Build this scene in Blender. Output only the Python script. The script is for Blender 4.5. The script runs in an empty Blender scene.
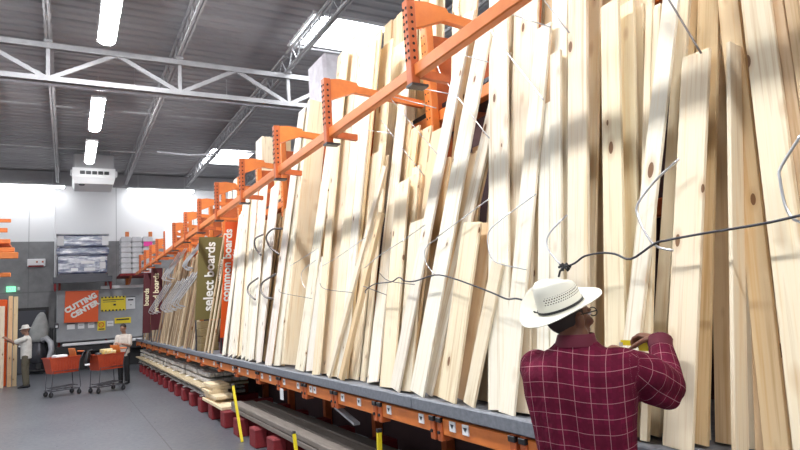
import bpy, bmesh, math, random
from mathutils import Vector, Matrix
R = math.radians
random.seed(7)
S = bpy.context.scene
COL = S.collection

# ------------------------------------------------------------------ survey of the place (camera position and axes)
FPX, CX, CY, EYE = 602.0, 400.0, 225.0, 1.75
def _n(a):
    return Vector(a).normalized()
Yc = _n((-333, 99, FPX))
_t = Vector((1090, 6, FPX)); Xc = (_t - Yc * _t.dot(Yc)).normalized()
Zc = Yc.cross(Xc).normalized()
if Zc.y > 0: Zc = -Zc
def ray(px, py):
    v = Vector((px - CX, py - CY, FPX))
    return Vector((v.dot(Xc), v.dot(Yc), v.dot(Zc)))
CAM = Vector((0, 0, EYE))
def atX(px, py, X): r = ray(px, py); return CAM + r * (X / r.x)
def atY(px, py, Y): r = ray(px, py); return CAM + r * (Y / r.y)
def atZ(px, py, Z): r = ray(px, py); return CAM + r * ((Z - EYE) / r.z)
BX, BZ, LEAN = 2.268, 1.05, 0.184          # foot of the leaning boards and their lean
def onlean(px, py, d=0.0, k=LEAN):
    r = ray(px, py)
    return CAM + r * ((BX + d + k * (EYE - BZ)) / (r.x - k * r.z))

cam = bpy.data.cameras.new('camera'); co = bpy.data.objects.new('camera', cam); COL.objects.link(co)
cam.sensor_width = 36; cam.lens = FPX / 800 * 36; cam.clip_start = 0.05; cam.clip_end = 200
rt, up, bk = Vector((Xc.x, Yc.x, Zc.x)), -Vector((Xc.y, Yc.y, Zc.y)), -Vector((Xc.z, Yc.z, Zc.z))
co.matrix_world = Matrix(((rt.x, up.x, bk.x, 0), (rt.y, up.y, bk.y, 0), (rt.z, up.z, bk.z, EYE), (0, 0, 0, 1)))
S.camera = co
S.view_settings.view_transform = 'Standard'; S.view_settings.look = 'None'
S.view_settings.gamma = 1.0; S.view_settings.use_curve_mapping = False

# ------------------------------------------------------------------ materials
def mat(name, color=(.5, .5, .5), rough=.5, metal=0, spec=.5, emit=None, estr=0, alpha=1):
    m = bpy.data.materials.new(name); m.use_nodes = True
    b = m.node_tree.nodes['Principled BSDF']
    b.inputs['Base Color'].default_value = (*color, 1); b.inputs['Roughness'].default_value = rough
    b.inputs['Metallic'].default_value = metal; b.inputs['Specular IOR Level'].default_value = spec
    if emit: b.inputs['Emission Color'].default_value = (*emit, 1); b.inputs['Emission Strength'].default_value = estr
    b.inputs['Alpha'].default_value = alpha
    return m
class NT:
    def __init__(s, m): s.t = m.node_tree; s.b = s.t.nodes['Principled BSDF']
    def n(s, typ, **kw):
        x = s.t.nodes.new(typ)
        for k, v in kw.items(): setattr(x, k, v)
        return x
    def l(s, a, b): s.t.links.new(a, b)
    def val(s, sock, v):
        if hasattr(v, 'is_linked') or isinstance(v, bpy.types.NodeSocket): s.l(v, sock)
        else: sock.default_value = v
    def math(s, op, a, b=0.0, c=None):
        x = s.n('ShaderNodeMath', operation=op); s.val(x.inputs[0], a); s.val(x.inputs[1], b)
        if c is not None: s.val(x.inputs[2], c)
        return x.outputs[0]
    def vmath(s, op, a, b):
        x = s.n('ShaderNodeVectorMath', operation=op); s.val(x.inputs[0], a); s.val(x.inputs[1], b); return x.outputs[0]
    def mix(s, f, a, b, blend='MIX'):
        x = s.n('ShaderNodeMix', data_type='RGBA', blend_type=blend)
        s.val(x.inputs[0], f); s.val(x.inputs[6], a); s.val(x.inputs[7], b); return x.outputs[2]
    def noise(s, vec, scale, detail=3, rough=.6):
        x = s.n('ShaderNodeTexNoise'); s.l(vec, x.inputs['Vector']); x.inputs['Scale'].default_value = scale
        x.inputs['Detail'].default_value = detail; x.inputs['Roughness'].default_value = rough; return x.outputs['Fac']
    def ramp(s, f, stops):
        x = s.n('ShaderNodeValToRGB'); s.l(f, x.inputs[0]); e = x.color_ramp.elements
        while len(e) < len(stops): e.new(.5)
        for q, (p, c) in zip(e, stops): q.position = p; q.color = (*c, 1) if len(c) == 3 else c
        return x.outputs[0]
    def coord(s, w='Object'): return s.n('ShaderNodeTexCoord').outputs[w]
    def bump(s, h, st=.3, dist=.01):
        x = s.n('ShaderNodeBump'); s.l(h, x.inputs['Height']); x.inputs['Strength'].default_value = st
        x.inputs['Distance'].default_value = dist; s.l(x.outputs[0], s.b.inputs['Normal'])
def mottled(name, c1, c2, scale=6, rough=.6, metal=0, spec=.4, bump=0, stretch=None, coord='Object'):
    m = mat(name, c1, rough, metal, spec); t = NT(m); v = t.coord(coord)
    if stretch: v = t.vmath('MULTIPLY', v, stretch)
    f = t.noise(v, scale, 5)
    t.l(t.ramp(f, [(.3, c1), (.7, c2)]), t.b.inputs['Base Color'])
    if bump: t.bump(f, bump)
    return m
def wood_material():
    m = mat('pine', (.8, .65, .45), .62, spec=.25); t = NT(m)
    oi = t.n('ShaderNodeObjectInfo'); v = t.coord('Object')
    cmb = t.n('ShaderNodeCombineXYZ'); r = oi.outputs['Random']
    t.l(t.math('MULTIPLY', r, 37.0), cmb.inputs[0]); t.l(t.math('MULTIPLY', r, 11.0), cmb.inputs[1]); t.l(t.math('MULTIPLY', r, 73.0), cmb.inputs[2])
    vv = t.vmath('ADD', v, cmb.outputs[0])
    g1 = t.noise(t.vmath('MULTIPLY', vv, (26, 26, .8)), 1.0, 4)
    g2 = t.noise(t.vmath('MULTIPLY', vv, (120, 120, 2.2)), 1.0, 2)
    g = t.math('ADD', t.math('MULTIPLY', g1, .7), t.math('MULTIPLY', g2, .3))
    tone = t.ramp(g, [(.34, (.74, .60, .42)), (.47, (1, 1, 1)), (.56, (1, .97, .92)), (.66, (.90, .76, .56))])
    base = t.mix(.75, oi.outputs['Color'], tone, 'MULTIPLY')
    vk = t.vmath('MULTIPLY', t.vmath('ADD', v, t.vmath('MULTIPLY', cmb.outputs[0], (3.1, 1, 1.7))), (9, 3.0, 3.8))
    vo = t.n('ShaderNodeTexVoronoi'); t.l(vk, vo.inputs['Vector']); vo.inputs['Scale'].default_value = 1.0
    sp = t.n('ShaderNodeSeparateColor'); t.l(vo.outputs['Color'], sp.inputs[0])
    keep = t.math('GREATER_THAN', sp.outputs[0], .36)
    size = t.math('MULTIPLY_ADD', sp.outputs[1], .10, .055)
    rel = t.math('DIVIDE', vo.outputs['Distance'], size)
    core = t.math('MULTIPLY', t.math('LESS_THAN', rel, 1.0), keep)
    halo = t.math('MULTIPLY', t.math('MULTIPLY', t.math('SUBTRACT', 1.0, t.math('MINIMUM', t.math('MULTIPLY', rel, .42), 1.0)), .8), keep)
    c = t.mix(halo, base, (.52, .30, .13, 1))
    c = t.mix(t.math('MULTIPLY', core, .9), c, (.17, .07, .028, 1))
    t.l(c, t.b.inputs['Base Color'])
    return m
M = {}
M['wood'] = wood_material()
M['orange'] = mottled('orange_paint', (.78, .225, .045), (.68, .18, .038), 9, .42, spec=.5)
M['orange_dk'] = mottled('orange_paint_deep', (.58, .14, .04), (.46, .10, .03), 9, .5)  # deeper tone of the orange paint
M['sign_orange'] = mat('sign_orange', (.80, .10, .008), .45)
M['hole'] = mat('dark_hole', (.02, .012, .01), .9)
M['ledge'] = mottled('grey_ledge', (.155, .165, .19), (.235, .245, .275), 30, .6, bump=.15)
M['white'] = mat('white', (.85, .85, .86), .5)
M['paper'] = mat('paper', (.82, .82, .83), .6)
M['black'] = mat('black', (.012, .012, .014), .5)
M['darkmetal'] = mat('dark_metal', (.07, .07, .08), .4, .7)
M['steel'] = mat('steel', (.60, .60, .62), .28, .95)
M['steel_dk'] = mat('dull_steel', (.20, .18, .17), .45, .7)
M['galv'] = mottled('galvanised', (.42, .42, .45), (.56, .56, .59), 8, .5, .3)
M['joist'] = mottled('grey_primer', (.34, .335, .345), (.44, .435, .445), 5, .6)
M['deck'] = mottled('deck_steel', (.29, .285, .295), (.40, .395, .405), 1.2, .7, stretch=(.4, 2, 1))
M['maroon'] = mat('sign_maroon', (.085, .008, .014), .5)
M['olive'] = mat('sign_olive', (.155, .125, .035), .5)
M['letter'] = mat('letter_white', (.88, .86, .80), .5)
M['letter_y'] = mat('letter_cream', (.80, .74, .50), .5)
M['redblock'] = mottled('red_block', (.26, .02, .025), (.17, .015, .02), 9, .7)
M['yellow'] = mat('yellow', (.85, .66, .02), .45)
M['rubber'] = mat('rubber', (.02, .02, .022), .7)
M['lamp'] = mat('lamp_diffuser', (.9, .9, .9), .5, emit=(.96, .98, 1.0), estr=70)
M['lamp_body'] = mat('lamp_body', (.8, .8, .8), .5)
M['lamp_far'] = mat('lamp_diffuser_dim', (.9, .9, .9), .5, emit=(.96, .98, 1.0), estr=9)
M['wire'] = mat('bright_wire', (.62, .63, .66), .4, .3)
M['heater'] = mat('heater_grey', (.42, .42, .43), .5)
M['sky_panel'] = mat('skylight_dome', (.9, .9, .9), .5, emit=(.93, .97, 1.0), estr=10)
M['exit'] = mat('exit_green', (.1, .6, .3), .5, emit=(.25, .95, .5), estr=.7)
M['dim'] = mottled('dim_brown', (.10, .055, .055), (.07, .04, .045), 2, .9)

# ------------------------------------------------------------------ mesh building
ORG = {}
class MB:
    def __init__(s): s.v = []; s.f = []; s.mi = []; s.cur = 0
    def add(s, vs, fs):
        o = len(s.v); s.v += [Vector(p) for p in vs]; s.f += [tuple(i + o for i in f) for f in fs]; s.mi += [s.cur] * len(fs); return s
    def use(s, i): s.cur = i; return s
    def box(s, x0, x1, y0, y1, z0, z1):
        return s.add([(x, y, z) for z in (z0, z1) for y in (y0, y1) for x in (x0, x1)],
                     [(0, 2, 3, 1), (4, 5, 7, 6), (0, 1, 5, 4), (2, 6, 7, 3), (0, 4, 6, 2), (1, 3, 7, 5)])
    def cbox(s, x0, x1, y0, y1, z0, z1, c=.006):
        """a box with every edge chamfered"""
        bm = bmesh.new(); bmesh.ops.create_cube(bm, size=1)
        for q in bm.verts: q.co = Vector((x0 + (q.co.x + .5) * (x1 - x0), y0 + (q.co.y + .5) * (y1 - y0), z0 + (q.co.z + .5) * (z1 - z0)))
        bmesh.ops.bevel(bm, geom=bm.edges[:], offset=c, segments=1, affect='EDGES'); bm.verts.index_update()
        s.add([q.co.copy() for q in bm.verts], [[q.index for q in f.verts] for f in bm.faces]); bm.free(); return s
    def obb(s, c, ax, ay, az, hx, hy, hz):
        c, ax, ay, az = Vector(c), Vector(ax), Vector(ay), Vector(az)
        return s.add([c + ax * (hx * i) + ay * (hy * j) + az * (hz * k) for k in (-1, 1) for j in (-1, 1) for i in (-1, 1)],
                     [(0, 2, 3, 1), (4, 5, 7, 6), (0, 1, 5, 4), (2, 6, 7, 3), (0, 4, 6, 2), (1, 3, 7, 5)])
    def bar(s, p, q, w, h, upv=(0, 0, 1)):
        p, q = Vector(p), Vector(q); d = (q - p); L = d.length; d.normalize()
        u = Vector(upv); a = d.cross(u)
        if a.length < 1e-4: a = d.cross(Vector((1, 0, 0)))
        a.normalize(); b = a.cross(d)
        return s.obb((p + q) / 2, a, d, b, w / 2, L / 2, h / 2)
    def tube(s, pts, rad, n=8, cap=True):
        pts = [Vector(p) for p in pts]; rads = rad if isinstance(rad, (list, tuple)) else [rad] * len(pts)
        prev = None; rings = []
        for i, p in enumerate(pts):
            t = (pts[min(i + 1, len(pts) - 1)] - pts[max(i - 1, 0)]).normalized()
            a = prev - t * prev.dot(t) if prev is not None else t.cross(Vector((.13, .27, .95)))
            if a.length < 1e-3: a = t.cross(Vector((1, 0, 0)))
            a.normalize(); prev = a; b = t.cross(a)
            rr = rads[i]; ra, rb = rr if isinstance(rr, tuple) else (rr, rr)
            rings.append([p + a * (ra * math.cos(2 * math.pi * k / n)) + b * (rb * math.sin(2 * math.pi * k / n)) for k in range(n)])
        return s.loft(rings, cap)
    def loft(s, rings, cap=True, close=True):
        n = len(rings[0]); vs = [p for r in rings for p in r]; fs = []
        for i in range(len(rings) - 1):
            for k in range(n if close else n - 1):
                k2 = (k + 1) % n; fs.append((i * n + k, i * n + k2, (i + 1) * n + k2, (i + 1) * n + k))
        if cap: fs.append(tuple(range(n - 1, -1, -1))); fs.append(tuple((len(rings) - 1) * n + k for k in range(n)))
        return s.add(vs, fs)
    def limb(s, pts, rads, n=14):
        """round-ended tapering limb"""
        pts = [Vector(p) for p in pts]; P = []; Q = []
        t = (pts[0] - pts[1]).normalized()
        for a in (85, 60, 30): P.append(pts[0] + t * (rads[0] * math.sin(R(a)))); Q.append(rads[0] * math.cos(R(a)))
        P += pts; Q += list(rads)
        t = (pts[-1] - pts[-2]).normalized()
        for a in (30, 60, 85): P.append(pts[-1] + t * (rads[-1] * math.sin(R(a)))); Q.append(rads[-1] * math.cos(R(a)))
        return s.tube(P, Q, n)
    def ball(s, c, rx, ry=None, rz=None, n=14, m=9):
        ry = ry or rx; rz = rz or rx; c = Vector(c)
        return s.loft([[c + Vector((rx * math.cos(2 * math.pi * k / n) * math.sin(a), ry * math.sin(2 * math.pi * k / n) * math.sin(a), -rz * math.cos(a))) for k in range(n)]
                       for a in [math.pi * (i + .08) / (m - .84) for i in range(m)]])
    def cyl(s, p, q, r, n=12): return s.tube([p, q], r, n)
    def lathe(s, prof, c=(0, 0, 0), n=20, cap=False):
        c = Vector(c)
        return s.loft([[c + Vector((r * math.cos(2 * math.pi * k / n), r * math.sin(2 * math.pi * k / n), z)) for k in range(n)] for r, z in prof], cap)
    def mesh(s, name, m, off=Vector((0, 0, 0)), smooth=False):
        me = bpy.data.meshes.new(name); me.from_pydata([tuple(p - off) for p in s.v], [], s.f); me.update()
        if any(s.mi): me.polygons.foreach_set('material_index', s.mi)
        bm = bmesh.new(); bm.from_mesh(me); bmesh.ops.recalc_face_normals(bm, faces=bm.faces); bm.to_mesh(me); bm.free()
        if smooth: me.polygons.foreach_set('use_smooth', [True] * len(me.polygons))
        for q in (m if isinstance(m, (list, tuple)) else [m]): me.materials.append(q)
        return me
    def build(s, name, m, parent=None, smooth=False, base=None):
        """one mesh object; its points are given in world space (or in the parent's space when the parent stands at the origin)"""
        off = ORG.get(parent.name, Vector((0, 0, 0))) if parent else Vector((0, 0, 0))
        if base is not None and parent is None:
            b = Vector(base); o = bpy.data.objects.new(name, s.mesh(name, m, b, smooth)); o.location = b
        else: o = bpy.data.objects.new(name, s.mesh(name, m, off, smooth))
        COL.objects.link(o)
        if parent: o.parent = parent; ORG[o.name] = off
        return o
def tag(o, label=None, cat=None, group=None, kind=None):
    if label: o['label'] = label
    if cat: o['category'] = cat
    if group: o['group'] = group
    if kind: o['kind'] = kind
    return o
def thing(name, label, cat, loc=(0, 0, 0), group=None, rz=0):
    o = bpy.data.objects.new(name, None); COL.objects.link(o); o.location = loc; o.rotation_euler = (0, 0, rz)
    o.empty_display_size = .1; ORG[o.name] = Vector(loc)
    return tag(o, label, cat, group)
def dup(o, loc=None, rz=None, label=None):
    def rec(q, par):
        c = q.copy(); COL.objects.link(c); c.parent = par
        for ch in q.children: rec(ch, c)
        return c
    c = rec(o, None)
    if loc is not None: c.location = loc
    if rz is not None: c.rotation_euler = (0, 0, rz)
    if label: c['label'] = label
    return c
def struct(o): o['kind'] = 'structure'; return o
def text_mesh(body, size, thick=0.0, extrude=.002, align='CENTER', shear=0, space=1.0):
    cu = bpy.data.curves.new('lettering', 'FONT'); cu.body = body; cu.size = size; cu.offset = thick; cu.extrude = extrude
    cu.align_x = align; cu.align_y = 'CENTER'; cu.resolution_u = 3; cu.shear = shear; cu.space_character = space
    o = bpy.data.objects.new('lettering', cu); COL.objects.link(o); dg = bpy.context.evaluated_depsgraph_get(); dg.update()
    me = bpy.data.meshes.new_from_object(o.evaluated_get(dg)); bpy.data.objects.remove(o); bpy.data.curves.remove(cu)
    return me
def put_text(name, body, size, m, parent, pos, right, upv, thick=0.0, align='CENTER', space=1.0):
    me = text_mesh(body, size, thick, align=align, space=space); me.materials.clear(); me.materials.append(m)
    r = Vector(right).normalized(); u = Vector(upv).normalized(); nrm = r.cross(u)
    off = ORG.get(parent.name, Vector((0, 0, 0)))
    p = Vector(pos) - off
    me.transform(Matrix(((r.x, u.x, nrm.x, p.x), (r.y, u.y, nrm.y, p.y), (r.z, u.z, nrm.z, p.z), (0, 0, 0, 1))))
    o = bpy.data.objects.new(name, me); COL.objects.link(o); o.parent = parent; ORG[o.name] = off
    return o
def remesh(mb, voxel, smooth_it=3):
    """weld the shapes of a MB into one continuous skin"""
    me = mb.mesh('tmp', M['white']); o = bpy.data.objects.new('tmp', me); COL.objects.link(o)
    r = o.modifiers.new('r', 'REMESH'); r.mode = 'VOXEL'; r.voxel_size = voxel
    if smooth_it:
        q = o.modifiers.new('s', 'SMOOTH'); q.factor = .5; q.iterations = smooth_it
    dg = bpy.context.evaluated_depsgraph_get(); dg.update()
    out = bpy.data.meshes.new_from_object(o.evaluated_get(dg)); bpy.data.objects.remove(o); bpy.data.meshes.remove(me)
    out.materials.clear(); out.polygons.foreach_set('use_smooth', [True] * len(out.polygons))
    return out
def link_mesh(name, me, m, parent):
    me.materials.append(m); me.name = name; o = bpy.data.objects.new(name, me); COL.objects.link(o); o.parent = parent; return o
# ------------------------------------------------------------------ the hall
def floor_material():
    m = mat('polished_concrete', (.2, .21, .24), .32, spec=.5); t = NT(m); v = t.coord()
    f1 = t.noise(v, .7, 4); f2 = t.noise(v, 14, 5)
    f = t.math('ADD', t.math('MULTIPLY', f1, .55), t.math('MULTIPLY', f2, .45))
    c = t.ramp(f, [(.35, (.092, .098, .115)), (.65, (.142, .149, .168))])
    sx = t.n('ShaderNodeSeparateXYZ'); t.l(v, sx.inputs[0])
    seam = t.math('LESS_THAN', t.math('ABSOLUTE', t.math('SUBTRACT', sx.outputs[0], 1.232)), .009)
    t.l(t.mix(seam, c, (.04, .04, .045, 1)), t.b.inputs['Base Color'])
    t.l(t.math('MULTIPLY_ADD', f2, .3, .18), t.b.inputs['Roughness']); return m
def wall_material():
    m = mat('painted_block_wall', (.6, .6, .62), .7, spec=.2); t = NT(m); v = t.coord()
    sx = t.n('ShaderNodeSeparateXYZ'); t.l(v, sx.inputs[0]); z = sx.outputs[2]; x = sx.outputs[0]
    f = t.noise(v, 3, 5)
    grey = t.ramp(f, [(.3, (.22, .22, .226)), (.7, (.30, .30, .306))])
    c = t.mix(t.math('GREATER_THAN', z, 4.98), grey, (.86, .865, .875, 1))
    j = t.math('LESS_THAN', t.math('ABSOLUTE', t.math('SUBTRACT', t.math('MODULO', t.math('ADD', x, 21.1), 3.05), 1.5)), .014)
    h = t.math('LESS_THAN', t.math('ABSOLUTE', t.math('SUBTRACT', z, 3.03)), .025)
    c = t.mix(t.math('MULTIPLY', t.math('MAXIMUM', j, h), .55), c, (.16, .16, .17, 1))
    t.l(c, t.b.inputs['Base Color']); return m
struct(MB().box(-9, 12, -10, 27.2, -.2, 0).build('floor', floor_material()))
struct(MB().box(-9, 12, 27, 27.2, 0, 8.2).build('wall_back', wall_material()))
DECK = 7.78
SKY = [(4.45, 6.15, 11.0, 12.6), (4.6, 6.2, 22.0, 24.2), (4.95, 6.2, .6, 3.4), (-3.6, -2.4, 10.1, 12.9), (-3.6, -2.4, .6, 3.4)]
prof = []
y = -10.0
while y < 27.0:                                    # ribs run across the hall
    prof += [(y, 0.0), (y + .19, 0.0), (y + .215, .04), (y + .275, .04)]; y += .30
prof.append((27.0, 0))
d = MB()
for (ya, za), (yb, zb) in zip(prof, prof[1:]):
    xs = [(-9.0, 12.0)]
    for sx0, sx1, sy0, sy1 in SKY:
        if ya >= sy0 - .01 and yb <= sy1 + .01:
            nx = []
            for a, b in xs:
                if sx0 > a and sx1 < b: nx += [(a, sx0), (sx1, b)]
                else: nx.append((a, b))
            xs = nx
    for a, b in xs: d.add([(a, ya, DECK + za), (b, ya, DECK + za), (b, yb, DECK + zb), (a, yb, DECK + zb)], [(0, 1, 2, 3)])
o = d.build('ceiling', M['deck']); struct(o)
for i, (x0, x1, y0, y1) in enumerate(SKY):
    t = thing('skylight', None, None, ((x0 + x1) / 2, (y0 + y1) / 2, DECK)); struct(t)
    c = MB()
    for a in ((x0 - .05, x0, y0 - .05, y1 + .05), (x1, x1 + .05, y0 - .05, y1 + .05), (x0, x1, y0 - .05, y0), (x0, x1, y1, y1 + .05)): c.box(a[0], a[1], a[2], a[3], DECK - .03, DECK + .34)
    struct(c.build('curb', M['white'], t))
    g = MB(); rings = []
    for q, hgt in ((1, .34), (.8, .42), (.4, .48), (.02, .5)):
        xm, ym, hx, hy = (x0 + x1) / 2, (y0 + y1) / 2, (x1 - x0) / 2 * q, (y1 - y0) / 2 * q
        rings.append([(xm - hx, ym - hy, DECK + hgt), (xm + hx, ym - hy, DECK + hgt), (xm + hx, ym + hy, DECK + hgt), (xm - hx, ym + hy, DECK + hgt)])
    g.loft(rings, cap=False)
    struct(g.build('dome', M['sky_panel'], t))
# open-web joists along the hall and the girder that carries them
def joist(x, y0, y1, zb=7.28, zt=7.74):
    b = MB()
    b.box(x - .055, x - .012, y0, y1, zb, zb + .05); b.box(x + .012, x + .055, y0, y1, zb, zb + .05)
    b.box(x - .06, x - .012, y0, y1, zt - .05, zt); b.box(x + .012, x + .06, y0, y1, zt - .05, zt)
    n = max(2, round((y1 - y0) / .62)); s = (y1 - y0) / n
    for i in range(n):
        a = y0 + i * s
        b.bar((x, a, zb + .03), (x, a + s / 2, zt - .03), .024, .024); b.bar((x, a + s / 2, zt - .03), (x, a + s, zb + .03), .024, .024)
    struct(b.build('roof_joist', M['joist']))
JX = [-7.75, -5.27, -2.8, -.35, 2.1, 4.52, 6.95]
for x in JX:
    for y0, y1 in ((-9.9, .05), (.15, 12.95), (13.12, 26.75)): joist(x, y0, y1)
for gy in (13.04, .1):
    b = MB(); zb, zt = 6.44, 7.24
    for z0, hh in ((zb, .12), (zt - .13, .13)):
        b.box(-9, 12, gy - .075, gy - .012, z0, z0 + .03); b.box(-9, 12, gy + .012, gy + .075, z0, z0 + .03)
        b.box(-9, 12, gy - .024, gy - .012, z0, z0 + hh); b.box(-9, 12, gy + .012, gy + .024, z0, z0 + hh)
    for i, x in enumerate(JX):
        b.box(x - .035, x + .035, gy - .03, gy + .03, zb, zt)
        b.box(x - .07, x + .07, gy - .07, gy + .07, zt, 7.3)
        if i < len(JX) - 1:
            xm = (x + JX[i + 1]) / 2
            b.bar((x, gy, zb + .06), (xm, gy, zt - .08), .05, .085); b.bar((xm, gy, zt - .08), (JX[i + 1], gy, zb + .06), .05, .085)
    struct(b.build('roof_girder', M['joist']))
struct(MB().box(-9, 12, 26.82, 26.98, 7.2, 7.74).build('wall_angle', M['deck']))
b = MB()
for yy in (4.3, 8.6, 17.3, 21.6): b.box(-9, 12, yy - .02, yy + .02, 7.33, 7.37)
struct(b.build('bridging', M['joist']))
# pipes and conduit
struct(MB().cyl((-.44, 26.9, 5.0), (-.44, 26.9, 7.19), .035).cyl((-.40, 26.88, 3.4), (-.40, 26.88, 5.1), .05).build('wall_conduit', M['white']))
sp_ = MB().cyl((-9, 15.2, 7.16), (12, 15.2, 7.16), .03, 8)
for x in (-6, -1.5, 1.4, 3.6, 8): sp_.cyl((x, 15.2, 7.16), (x, 15.2, 7.775), .008, 6)
struct(sp_.build('sprinkler_pipe', M['galv']))
struct(MB().tube([(2.5, 20, 7.0), (3.4, 19.4, 6.8), (5.2, 18.6, 6.8), (6.5, 18.4, 6.9)], .03).build('roof_pipe', M['galv']))

# ------------------------------------------------------------------ lamps
def strip(loc, rz, label, L=2.7, group='fluorescent strips over the aisle', lm='lamp'):
    t = thing('strip_light', label, 'ceiling light' if label else None, (0, 0, 0), group)
    MB().cbox(-.165, .165, -L / 2 - .01, L / 2 + .01, .05, .11, .01).build('housing', M['lamp_body'], t)
    r = []
    for yy, sc in ((-L / 2 + .005, .7), (-L / 2 + .05, 1), (L / 2 - .05, 1), (L / 2 - .005, .7)):
        r.append([(.135 * sc * math.cos(a), yy, .05 - .075 * sc * math.sin(a)) for a in [math.pi * k / 10 for k in range(11)]])
    MB().loft(r).build('diffuser', M[lm], t, smooth=False)
    for yy in (-L * .35, L * .35): MB().cyl((0, yy, .12), (0, yy, 7.74 - loc[2]), .006, 6).build('hanger', M['steel'], t)
    t.location = loc; t.rotation_euler = (0, 0, rz); ORG[t.name] = Vector(loc); return t
strip((.63, 10.75, 6.95), 0, 'large bright strip light at the top edge of the picture, nearest over the aisle')
strip((.64, 16.8, 6.98), 0, 'bright strip light over the aisle between the nearest one and the heater')
strip((.63, 20.85, 7.02), 0, 'small bright strip light right in front of the white hanging heater', lm='lamp_far')
for yy in (4.7, -1.4):                               # the same row goes on overhead and behind
    t = strip((.63, yy, 6.95), 0, None); del t['group']; struct(t)
strip((-1.45, 26.35, 7.0), R(90), 'long bright strip light on the far wall at the left edge', 2.7, 'strips along the far wall', 'lamp_far')
strip((3.45, 26.45, 7.0), R(90), 'long bright strip light on the far wall right of the heater', 2.6, 'strips along the far wall', 'lamp_far')
w = bpy.data.worlds.new('ambient_fill'); S.world = w; w.use_nodes = True
w.node_tree.nodes['Background'].inputs[0].default_value = (.92, .95, 1, 1); w.node_tree.nodes['Background'].inputs[1].default_value = .34  # even soft fill added around the hall, enters at its open sides

# ------------------------------------------------------------------ unit heater
t = thing('unit_heater', 'white hanging heater box with dark louvres near the far ceiling', 'heater', (.8, 23, 6.4))
MB().cbox(.16, 1.42, 22.7, 24.2, 6.62, 7.5, .04).build('upper_case', M['heater'], t)
b = MB(); b.loft([[(.13, 22.62, 6.66), (1.45, 22.62, 6.66), (1.45, 24.2, 6.66), (.13, 24.2, 6.66)],
                  [(.13, 22.62, 6.98), (1.45, 22.62, 6.98), (1.45, 24.2, 6.98), (.13, 24.2, 6.98)]])
b.loft([[(.2, 22.68, 6.44), (1.38, 22.68, 6.44), (1.38, 24.1, 6.44), (.2, 24.1, 6.44)], [(.13, 22.62, 6.66), (1.45, 22.62, 6.66), (1.45, 24.2, 6.66), (.13, 24.2, 6.66)]])
b.build('lower_case', M['lamp_body'], t)
for k in range(5): MB().cbox(.36 + k * .185, .51 + k * .185, 22.585, 22.63, 6.76, 6.87, .008).build('louvre', M['black'], t)
for sx in (.07, 1.45): MB().cbox(sx, sx + .07, 22.7, 22.95, 6.74, 6.92, .02).build('side_bracket', M['lamp_body'], t)
MB().lathe([(.0, 6.40), (.08, 6.40), (.1, 6.44), (.0, 6.445)], (.42, 22.8, 0)).build('drain_cap', M['darkmetal'], t)
for sx in (.25, 1.35): MB().cyl((sx, 23.4, 7.48), (sx, 23.4, 7.76), .012, 6).build('hanger_rod', M['galv'], t)
# ------------------------------------------------------------------ the cantilever lumber rack
RF = 2.2
rack = thing('lumber_rack', 'long orange steel lumber rack with grey ledge, top rail and dividing arms', 'rack', (RF, 10, 0))
Y0, Y1 = .2, 24.3
joints = [.2, 3.95, 10.1, 16.4, 24.3]
for a, b_ in zip(joints, joints[1:]):
    MB().cbox(RF, RF + .05, a + .004, b_ - .004, .975, 1.062, .008).build('ledge', M['ledge'], rack)
MB().box(RF + .051, 3.45, Y0, Y1, 1.0, 1.04).build('shelf_deck', M['ledge'], rack)
brk = [.55, 1.55, 2.78, 3.65, 4.55, 5.47, 6.3, 7.19, 8.11, 9.3, 10.5, 12, 13.5, 15, 16.5, 18, 19.5, 21, 22.5, 24.2]
for i, (a, b_) in enumerate(zip(brk, brk[1:])):
    bm_ = MB().cbox(RF + .025, RF + .09, a + .07, b_ - .07, .845, .955, .006).build('load_beam', M['orange'], rack)
    for s_, yy in ((0, a + .045), (1, b_ - .045)):
        MB().cbox(RF + .012, RF + .1, yy - .028, yy + .028, .80, .968, .006).build('beam_connector', M['orange_dk'], bm_)
        MB().cbox(RF + .002, RF + .03, yy - .03, yy + .03, .925, .96, .004).build('beam_clip', M['black'], bm_)
        MB().cyl((RF + .0115, yy, .86), (RF, yy, .86), .012, 8).build('beam_pin', M['black'], bm_)
    if b_ < 18:
        k = 2 if b_ - a > .8 else 1
        for q in range(k):
            yy = a + (.2 + .16 * ((i * 7) % 3) if q == 0 else b_ - a - .2)
            l_ = MB().box(RF + .017, RF + .0255, yy - .034, yy + .034, .885, .95).build('price_label', M['paper'], bm_)
            w_ = MB()
            w_.add([(RF + .016, yy - .022, .932), (RF + .016, yy + .022, .932), (RF + .016, yy, .902)], [(0, 1, 2)])
            w_.build('arrow_mark', M['darkmetal'], l_)
POSTS = [.62, 2.0, 3.6, 5.24, 6.86, 8.52, 10.2, 11.75, 13.3, 14.9, 16.4, 18, 19.5, 21, 22.5]
for y in POSTS + [24.1]:                           # lower columns carry the shelf from behind
    MB().box(3.35, 3.45, y + .10, y + .20, 0, 1.0).build('column', M['orange_dk'], rack)
for y in POSTS:
    h = MB().cbox(3.30, 3.40, y - .15, y - .03, 1.045, 4.75, .012).use(1)
    z = 1.2
    while z < 4.7:
        for dy in (.035, .085): h.cyl((3.304, y - .15 + dy, z), (3.2985, y - .15 + dy, z), .011, 6)
        z += .09
    h.build('upright', [M['orange'], M['hole']], rack)
    MB().box(3.41, 4.3, y - .12, y - .06, 3.0, 4.55).build('side_plate', M['orange_dk'], rack)
MB().cbox(3.405, 3.50, Y0, Y1, 3.60, 3.72, .01).build('back_beam', M['orange'], rack)
MB().cbox(3.405, 3.50, Y0, Y1, 2.2, 2.32, .01).build('back_beam', M['orange_dk'], rack)
MB().box(3.56, 3.60, Y0, Y1, 1.0, 3.5).build('back_panel', M['dim'], rack)
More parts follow.
